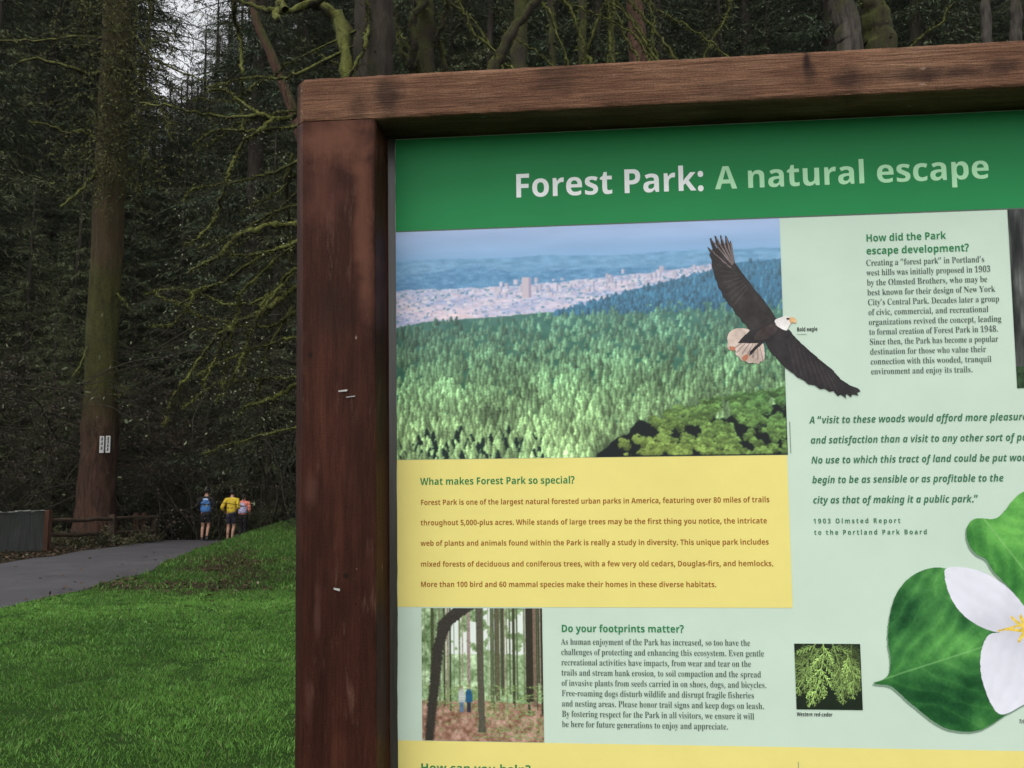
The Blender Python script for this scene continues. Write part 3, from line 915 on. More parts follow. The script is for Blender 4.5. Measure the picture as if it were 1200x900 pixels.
def runner(px, Y, rz, label, spec):
    x = at(px, 600, Y)[0]
    root = empty('person', (x, Y, float(gz(x, Y)) + .008), label, 'person', None, rz)
    h = spec.get('h', 1.0)
    J = []

    def j(x_, y_, z_, r):
        J.append((x_ * h, y_ * h, z_ * h, tuple(q * h for q in r) if isinstance(r, tuple) else r * h)); return len(J) - 1
    E = []
    pel = j(0, 0, .95, (.15, .11)); wai = j(0, .02, 1.10, (.135, .10)); che = j(0, .045, 1.28, (.165, .115)); nb = j(0, .05, 1.42, (.10, .08)); ne = j(0, .065, 1.50, .054)
    hd0 = j(0, .085, 1.57, (.066, .078)); hd1 = j(0, .09, 1.65, (.076, .094)); hd2 = j(0, .085, 1.73, (.052, .062))
    nose = j(0, .195, 1.625, .014)
    E += [(pel, wai), (wai, che), (che, nb), (nb, ne), (ne, hd0), (hd0, hd1), (hd1, hd2), (hd1, nose)]
    hands = []
    for s, (ex, ey, ez), (hx, hy, hz) in ((-1, *spec['armL']), (1, *spec['armR'])):
        sh = j(s * .185, .045, 1.40, .062); el = j(ex, ey, ez, .043); wr = j(hx, hy, hz, .029)
        d = np.array([hx - ex, hy - ey, hz - ez]); d /= np.linalg.norm(d)
        pm = j(*(np.array([hx, hy, hz]) + d * .05), (.036, .020))
        E += [(nb, sh), (sh, el), (el, wr), (wr, pm)]
        for k, (o_, l_) in enumerate(((-.027, .062), (-.009, .072), (.009, .068), (.027, .052))):
            b_ = np.array([hx, hy, hz]) + d * .09 + np.array([0, 0, o_])
            kn_ = j(*b_, .0095); tip = j(*(b_ + d * l_ * .5 + np.array([-s * l_ * .6, 0, -.01])), .0085)
            E += [(pm, kn_), (kn_, tip)]
        th = j(*(np.array([hx, hy, hz]) + d * .055 + np.array([-s * .03, 0, .045])), .0105); E.append((pm, th))
    feet = []
    for s, kn_, an, toe in ((-1, *spec['legL']), (1, *spec['legR'])):
        hp = j(s * .085, 0, .90, .092); k_ = j(*kn_, .057); ca = j(*(np.array(kn_) * .62 + np.array(an) * .38 + np.array([0, -.018, 0])), .056)
        a_ = j(*an, .036); t_ = j(*toe, (.038, .022))
        E += [(pel, hp), (hp, k_), (k_, ca), (ca, a_), (a_, t_)]
        feet.append((an, toe))
    skin('body', J, E, m_skin, root)

    def garment(name, pts, ed, mat):
        return skin(name, [(p[0] * h, p[1] * h, p[2] * h, tuple(q * h for q in p[3]) if isinstance(p[3], tuple) else p[3] * h) for p in pts], ed, mat, root)
    (eL, hL), (eR, hR) = spec['armL'], spec['armR']

    def lerp(a, b, t_): return tuple(np.array(a) * (1 - t_) + np.array(b) * t_)
    top = [(0, 0, .90, (.20, .15)), (0, .02, 1.10, (.165, .125)), (0, .045, 1.29, (.19, .135)), (0, .05, 1.42, (.135, .10)), (0, .062, 1.48, .07)]
    ed = [(0, 1), (1, 2), (2, 3), (3, 4)]
    sl_ = spec.get('sleeve', .93)
    for s, e_, h_ in ((-1, eL, hL), (1, eR, hR)):
        i0 = len(top)
        top += [(s * .19, .045, 1.40, .082), (*e_, .066), (*lerp(e_, h_, sl_), .048)]
        ed += [(3, i0), (i0, i0 + 1), (i0 + 1, i0 + 2)]
    garment(spec['top'], top, ed, spec['topm'])
    if 'vest' in spec:
        nm_, mt_, zs = spec['vest']
        pts = [(0, .0, zs, (.215, .165)), (0, .015, 1.10, (.182, .142)), (0, .03, 1.26, (.20, .152)), (0, .045, 1.40, (.175, .12)), (0, .055, 1.455, (.10, .085))]
        v = garment(nm_, pts, [(0, 1), (1, 2), (2, 3), (3, 4)], mt_)
        for (z0_, z1_, m_, n_) in spec.get('bands', ()):
            mbb = MB(); th_ = np.linspace(0, 2 * np.pi, 33)[:-1]
            ring = []
            for z_ in (z0_, z1_):
                ex_ = np.interp(z_, [zs, 1.10, 1.26, 1.40, 1.455], [.172, .168, .187, .166, .11]); ey_ = np.interp(z_, [zs, 1.10, 1.26, 1.40, 1.455], [.134, .132, .142, .117, .088]); yo = np.interp(z_, [zs, 1.26, 1.45], [0, .03, .052])
                ring.append(np.stack([np.cos(th_) * ex_ * 1.03, yo + np.sin(th_) * ey_ * 1.03, np.full(32, z_)], -1))
            q_ = np.arange(32)
            mbb.add(np.vstack(ring) * h, np.stack([q_, (q_ + 1) % 32, (q_ + 1) % 32 + 32, q_ + 32], -1))
            b_ = mbb.build(n_, m_, v); b_.parent = v
    lp = [(0, 0, 1.04, (.175, .135)), (0, 0, .92, (.165, .13))]; le = [(0, 1)]
    for s, kn_, an, toe in ((-1, *spec['legL']), (1, *spec['legR'])):
        hp = (s * .085, 0, .88); i0 = len(lp)
        if spec['legwear'] == 'shorts': lp += [(*hp, .112), (*lerp(hp, kn_, .78), .098)]; le += [(1, i0), (i0, i0 + 1)]
        else: lp += [(*hp, .105), (*kn_, .068), (*lerp(kn_, an, .4)[:1], lerp(kn_, an, .4)[1] - .018, lerp(kn_, an, .4)[2], .064), (*lerp(kn_, an, .95), .045)]; le += [(1, i0), (i0, i0 + 1), (i0 + 1, i0 + 2), (i0 + 2, i0 + 3)]
    garment(spec['legwear'], lp, le, spec['legm'])
    for an, toe in feet:
        heel = (an[0], an[1] - .045, an[2] - .045); mid = lerp(heel, toe, .55)
        garment('shoe', [(*heel, (.042, .038)), (*mid, (.046, .036)), (toe[0], toe[1] + .03, toe[2] + .004, (.04, .026)), (an[0], an[1], an[2] + .012, .044)], [(0, 1), (1, 2), (0, 3)], spec['shoem'])
    hair = [(0, .045, 1.57, (.085, .075)), (0, .058, 1.67, (.102, .108)), (0, .075, 1.74, (.085, .095))]; he = [(0, 1), (1, 2)]
    if spec.get('tail'): hair += [(0, -.02, 1.70, .03), (.02, -.06, 1.60, .034), (.03, -.05, 1.50, .015)]; he += [(1, 3), (3, 4), (4, 5)]
    garment('hair', hair, he, spec['hairm'])
    if spec.get('cap'):
        garment('cap', [(0, .07, 1.70, (.088, .098)), (0, .08, 1.755, (.062, .072)), (0, .2, 1.70, (.06, .012))], [(0, 1), (0, 2)], spec['cap'])
    return root


black_c = cloth('black_fabric', (.010, .010, .012), (.018, .018, .02))
dark_hair = simple_mat('dark_hair', (.012, .009, .007), (.02, .015, .012), 20, .6, .3)
legs1 = dict(legL=((-.095, .05, .50), (-.085, -.06, .10), (-.09, .07, .035)), legR=((.085, .10, .51), (.085, -.10, .16), (.10, .0, .07)))
legs2 = dict(legL=((-.10, .05, .49), (-.105, .0, .09), (-.12, .14, .03)), legR=((.075, .09, .50), (.07, -.06, .125), (.075, .05, .05)))
legs3 = dict(legL=((-.08, .07, .50), (-.075, -.07, .11), (-.08, .05, .045)), legR=((.085, .04, .49), (.09, .0, .09), (.10, .13, .03)))
runner(241, 31.0, .05, 'runner seen from behind in a dark banded blue vest and black shorts',
       dict(h=1.03, **legs1, armL=((-.29, -.06, 1.15), (-.20, .14, 1.08)), armR=((.29, -.04, 1.15), (.22, .15, 1.10)), top='shirt', topm=black_c, vest=('vest', cloth('blue_reflective_fabric', (.055, .17, .42), (.06, .17, .40)), .90),
            bands=((1.37, 1.41, simple_mat('pale_reflective_tape', (.42, .50, .66), (.34, .42, .6), 20, .4, .5), 'shoulder_stripe'), (1.20, 1.235, black_c, 'back_band')),
            legwear='shorts', legm=black_c, shoem=cloth('dark_shoe', (.05, .05, .055)), hairm=dark_hair, cap=black_c))
runner(271, 30.4, -.04, 'runner seen from behind in a yellow jacket and navy shorts between the other two',
       dict(h=1.0, **legs2, armL=((-.30, -.10, 1.14), (-.25, .08, 1.00)), armR=((.29, -.09, 1.16), (.19, .10, 1.09)), top='jacket', topm=cloth('yellow_fabric', (.55, .40, .035), (.46, .32, .025)),
            legwear='shorts', legm=cloth('navy_fabric', (.012, .014, .035), (.02, .022, .045)), shoem=cloth('brown_shoe', (.22, .13, .09)), hairm=dark_hair))
runner(284.5, 31.8, -.08, 'runner in a pale lilac vest with coral sleeves, half hidden by the yellow jacket',
       dict(h=.95, **legs3, armL=((-.25, -.04, 1.15), (-.18, .14, 1.12)), armR=((.28, -.06, 1.14), (.24, .12, 1.04)), sleeve=.35, top='shirt', topm=cloth('coral_fabric', (.72, .22, .16), (.62, .18, .13)),
            vest=('vest', cloth('lilac_fabric', (.46, .42, .60), (.40, .37, .55)), .97), legwear='leggings', legm=black_c, shoem=cloth('white_shoe', (.6, .6, .58)), hairm=dark_hair, tail=True))

# ------------------------------------------------------------------ the information board
ROT = np.array([[0.995393, 0.013952, 0.094861], [-0.020727, 0.997274, 0.070818], [-0.093614, -0.072457, 0.992968]])       # board axes in camera space: right, down, inward
b_right = np.array([1.0, 0, 0]); b_fwd = np.array([0, cp, sp]); b_up = np.array([0, -sp, cp])


def cam2w(v): return v[0] * b_right - v[1] * b_up + v[2] * b_fwd


AX, AY, AZ = cam2w(ROT[:, 0]), cam2w(ROT[:, 2]), -cam2w(ROT[:, 1])
corner = EYE + cam2w(np.array([(355 - 600) / F, (300 - 450) / F, 1.0]) * 1.25)
org = corner - AZ * ((corner[2] + .0) / AZ[2])
REC = .082                                   # the printed panel sits back from the face of the posts


def onplane(px, py, off):
    d = cam2w(np.array([(px - 600) / F, (py - 450) / F, 1.0]))
    o = org + AY * off
    p = EYE + d * (((o - EYE) @ AY) / (d @ AY)) - org
    return np.array([p @ AX, p @ AZ])


def fr(px, py): return onplane(px, py, 0)
def pn(px, py): return onplane(px, py, REC)


board = bpy.data.objects.new('information_board', None)
board.empty_display_size = .2
board.matrix_world = Matrix(((AX[0], AY[0], AZ[0], org[0]), (AX[1], AY[1], AZ[1], org[1]), (AX[2], AY[2], AZ[2], org[2]), (0, 0, 0, 1)))
C.objects.link(board)
tag(board, 'large park information board in a brown timber frame with a green titled printed panel', 'information board')


def wood(name, axis, dark, mid, light, stains_shade, rough=.62, grainy=1.0, specks=.5, streak=None):
    t = NT(name)
    sc_ = (1.2, 9, 9) if axis == 'x' else (9, 9, 1.2)
    f = t.noise(t.coord(sc_), 6, 10, .68, .25)                     # broad grain
    s2 = (2.2, 60, 60) if axis == 'x' else (60, 60, 2.2)
    g = t.noise(t.coord(s2), 5, 6, .7, .1)                       # fine ridges
    dirt = t.noise(t.coord((1, 1, 1)), 420, 4, .7)               # pores and grit
    bl = t.noise(t.coord((2.2, 5, 5) if axis == 'x' else (6, 6, 2.2)), 2.4, 6, .62)
    col = t.ramp(t.math('ADD', t.math('MULTIPLY', f, .55), t.math('MULTIPLY', bl, .45)), [(.34, dark), (.5, mid), (.66, light)])
    col = t.mix(t.ramp(g, [(.40, (.85 * grainy,) * 3), (.54, (0, 0, 0))]), col, tuple(x * .45 for x in mid))
    if streak is not None:                                             # worn paint showing bare wood
        q = t.noise(t.coord((14, 14, 2.6), loc=(3, 1, 7)), 3.2, 8, .7)
        col = t.mix(t.ramp(q, [(.57, (0, 0, 0)), (.68, (.8, .8, .8))]), col, streak)
    col = t.mix(1.0, col, t.ramp(dirt, [(.36, (.72, .70, .68)), (.6, (1.14, 1.14, 1.14))]), 'MULTIPLY')
    cc = t.n('TexCoord'); wv = t.noise(t.coord((1, 1, 1)), 30, 5, .6)
    for (x_, z_, rx, rz_, k_, c_) in stains_shade:                           # knots, weather staining, and shade painted on the left chamfers
        m1 = t.n('Mapping'); m1.vector_type = 'TEXTURE'
        m1.inputs['Location'].default_value = (x_, 0, z_); m1.inputs['Scale'].default_value = (rx, 10, rz_)
        t.l(cc.outputs['Object'], m1.inputs[0])
        ln_ = t.n('VectorMath', operation='LENGTH'); t.l(m1.outputs[0], ln_.inputs[0])
        e = t.math('ADD', ln_.outputs['Value'], t.math('MULTIPLY', t.math('SUBTRACT', wv, .5), 1.6))
        col = t.mix(t.math('MULTIPLY', t.ramp(e, [(.25, (1, 1, 1)), (1.0, (0, 0, 0))]), k_), col, c_)
    vsp = t.n('TexVoronoi'); vsp.inputs['Scale'].default_value = 60
    t.l(t.coord((.45, 1, 1.3) if axis == 'x' else (1.3, 1, .5)), vsp.inputs['Vector'])
    spk = t.math('LESS_THAN', t.math('ADD', vsp.outputs['Distance'], t.math('MULTIPLY', t.math('SUBTRACT', t.noise(t.coord(), 260, 3), .5), .35)), .13)
    sep = t.n('SeparateXYZ'); t.l(vsp.outputs['Color'], sep.inputs[0])
    spk = t.math('MULTIPLY', spk, t.math('GREATER_THAN', sep.outputs[0], 1 -   .10 * specks))
    col = t.mix(t.math('MULTIPLY', spk, .6), col, (.32, .23, .18))
    t.bump(t.math('ADD', f, t.math('MULTIPLY', g, .8)), .9 * grainy, .006)
    return t.fin(col, rough, .10)


pL = fr(345, 96)[0]; pR = fr(439, 142)[0]
zB = fr(355, 143)[1]; zT = fr(355, 91.5)[1]
xp0 = pn(464.5, 400)[0]
pW = 1.26; xp1 = xp0 + pW
postw = pR - pL
prL = xp1 + (xp0 - pR); prR = prL + postw
zpB = pn(500, 900)[1] - .30                  # bottom of the printed panel
PD = .15
dk_stain_shade = (.022, .012, .010)
q1 = lambda px, py, rx, rz_, k, c=dk_stain_shade: (*fr(px, py), rx, rz_, k, c)
m_beam = wood('weathered_beam_wood', 'x', (.062, .029, .017), (.165, .082, .048), (.265, .150, .092),
              [q1(455, 112, .028, .035, .75), q1(420, 125, .02, .03, .5), q1(655, 90, .05, .03, .45), q1(945, 68, .007, .022, .95), q1(948, 85, .012, .02, .7), q1(995, 92, .032, .022, .75), q1(1065, 88, .07, .012, .6), q1(1130, 85, .08, .012, .65), q1(560, 118, .06, .012, .3), q1(850, 108, .06, .018, .4), q1(1180, 75, .03, .012, .5), q1(347, 120, .006, .09, .8)], .7, .8, 1.0)  # last mark paints shade onto the chamfer at the left end
m_post = wood('brown_stained_post', 'z', (.017, .0054, .0032), (.039, .0124, .0070), (.074, .0250, .0140),
              [q1(395, 165, .07, .05, .85, (.125, .050, .030)), q1(425, 250, .016, .14, .7, (.115, .045, .027)), q1(375, 230, .04, .06, .6, (.085, .032, .020)), q1(430, 330, .014, .09, .5, (.115, .047, .030)), q1(390, 365, .04, .06, .4, (.014, .008, .006)), q1(364, 416, .005, .006, .9, (.008, .005, .004)), q1(405, 675, .005, .005, .9, (.008, .005, .004)), q1(417, 708, .002, .003, .9, (.004, .003, .003)), q1(388, 316, .003, .004, .9, (.006, .004, .003)), q1(346, 300, .005, .5, .6), q1(346, 700, .004, .5, .5), q1(364, 575, .012, .03, .4, (.10, .046, .034)), q1(372, 720, .006, .05, .4, (.10, .046, .034)), q1(362, 820, .008, .03, .35, (.10, .046, .034))],  # the two tall dark marks paint shade down the left chamfer
              .55, .55, .15, (.095, .045, .031))


def timber_x(name, x0, x1, z0, z1, y0, y1, mat, ch=.004):
    m = MB(); e = ch
    prof = [(y0, z0 + e), (y0 + e * .3, z0 + e * .3), (y0 + e, z0), (y1 - e, z0), (y1, z0 + e), (y1, z1 - e), (y1 - e, z1), (y0 + e * 1.3, z1), (y0 + e * .4, z1 - e * .5), (y0, z1 - e * 1.4)]
    m.loft(prof, 'x', x0, x1, .012, .00025); return m.build(name, mat, board)


def timber_z(name, z0, z1, x0, x1, y0, y1, mat, chl=.003, chr_=.003):
    m = MB()
    prof = [(x0, y0 + chl), (x0 + chl, y0), (x1 - chr_, y0), (x1 - chr_ * .3, y0 + chr_ * .3), (x1, y0 + chr_), (x1, y1), (x0, y1)]
    m.loft(prof[::-1], 'z', z0, z1, .06, .00012); return m.build(name, mat, board)


CH = fr(355, 200)[0] - fr(344.5, 200)[0]
timber_z('post', -.25, zB - .0006, pL, pR, 0, PD, m_post, CH, .004)
timber_z('post', -.25, zB - .0006, prL, prR, 0, PD, m_post, .004, CH)
# beam with the corner cut on its left end
m = MB()
e = .004
for (a_, b_) in ((pL + CH, prR - CH),):
    prof = [(0, zB + e), (e * .3, zB + e * .3), (e, zB), (PD - e, zB), (PD, zB + e), (PD, zT - e), (PD - e, zT), (e * 1.5, zT), (e * .4, zT - e * .5), (0, zT - e * 1.5)]
    m.loft(prof, 'x', a_, b_, .012, .00025)
zc = zT - .006
for (xa, xb) in ((pL, pL + CH), (prR, prR - CH)):
    v = np.array([[xb, .0005, zB + .001], [xa, CH, zB + .001], [xa, PD, zB + .001], [xb, PD, zB + .001], [xb, .0005, zT - .004], [xa, CH, zc], [xa, PD, zc], [xb, PD, zT - .004]])
    m.add(v, [[0, 1, 5, 4], [1, 2, 6, 5], [2, 3, 7, 6], [4, 5, 6, 7], [3, 2, 1, 0]], smooth=False)
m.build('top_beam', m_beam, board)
timber_x('bottom_rail', pR + .001, prL - .001, zpB - .075, zpB - .004, .02, .13, m_post)
# slanting bead that holds the clear sheet in front of the print
m_bead = simple_mat('dark_glazing_bead', (.045, .040, .034), (.025, .020, .016), 12, .28, .6, 0, (30, 30, 1))
xb0 = pn(455.5, 400)[0]
for (xa, xb) in ((xb0, xp0), (xp1 + xp0 - xb0, xp1)):
    m = MB()
    zz = np.linspace(zpB, zB - .001, 60); jt = rng.normal(0, .0003, 60)
    v = np.concatenate([np.stack([np.full(60, xa), REC - .0085 + jt, zz], -1), np.stack([np.full(60, xb) + jt, np.full(60, REC - .0015), zz], -1)])
    i = np.arange(59)
    m.add(v, np.stack([i, i + 60, i + 61, i + 1], -1))
    m.build('glazing_bead', m_bead, board)
for (xa, xb) in ((pR + .0015, xb0), (xp1 + xp0 - xb0, prL - .0015)):
    m = MB(); m.box((xa, REC - .009, zpB), (xb, REC + .03, zB - .001)); m.build('inner_stop', m_post, board)


def print_mat(name, c):
    t = NT(name)
    f = t.noise(t.coord(), 9, 6, .6); g = t.noise(t.coord(), 160, 3, .6)
    col = t.ramp(f, [(.3, tuple(np.array(c) * .95)), (.7, tuple(np.minimum(np.array(c) * 1.03, .9)))])
    col = t.mix(t.ramp(g, [(.70, (0, 0, 0)), (.78, (.35, .35, .35))]), col, tuple(np.array(c) * .75))
    return t.fin(col, .45, .16)


MINT = lin((193, 211, 194)); YEL = lin((225, 211, 126)); GRN = lin((34, 131, 73))
m_mint = print_mat('mint_print', MINT); m_yel = print_mat('yellow_print', YEL); m_grn = print_mat('green_print', GRN)
m = MB(); m.box((xp0 - .012, REC, zpB - .002), (xp1 + .012, REC + .012, zB - .002))
panel = m.build('printed_panel', m_mint, board)
LAY = lambda k: REC - .0003 * k


def flat(name, polys, mat, k):
    m = MB()
    for p in polys:
        p = np.array(p); m.add(np.stack([p[:, 0], np.full(len(p), LAY(k)), p[:, 1]], -1), np.array([list(range(len(p)))]), smooth=False)
    return m.build(name, mat, panel)


def rect(x0, z0, x1, z1): return [(x0, z0), (x1, z0), (x1, z1), (x0, z1)]


zban = pn(700, 262.2)[1]
flat('title_banner', [rect(xp0, zban, xp1, zB - .003)], m_grn, 1)
flat('banner_edge', [rect(xp0, zban - .0017, xp1, zban - .0002)], print_mat('grey_print', lin((88, 100, 92))), 1)
zy0, zy1 = pn(700, 711.7)[1], pn(700, 536.0)[1]
xy1 = pn(925.5, 620)[0]
flat('yellow_block', [rect(xp0, zy0, xy1, zy1)], m_yel, 1)
zs1 = pn(800, 873.2)[1]
flat('yellow_strip', [rect(xp0, zpB, xp1, zs1)], m_yel, 1)

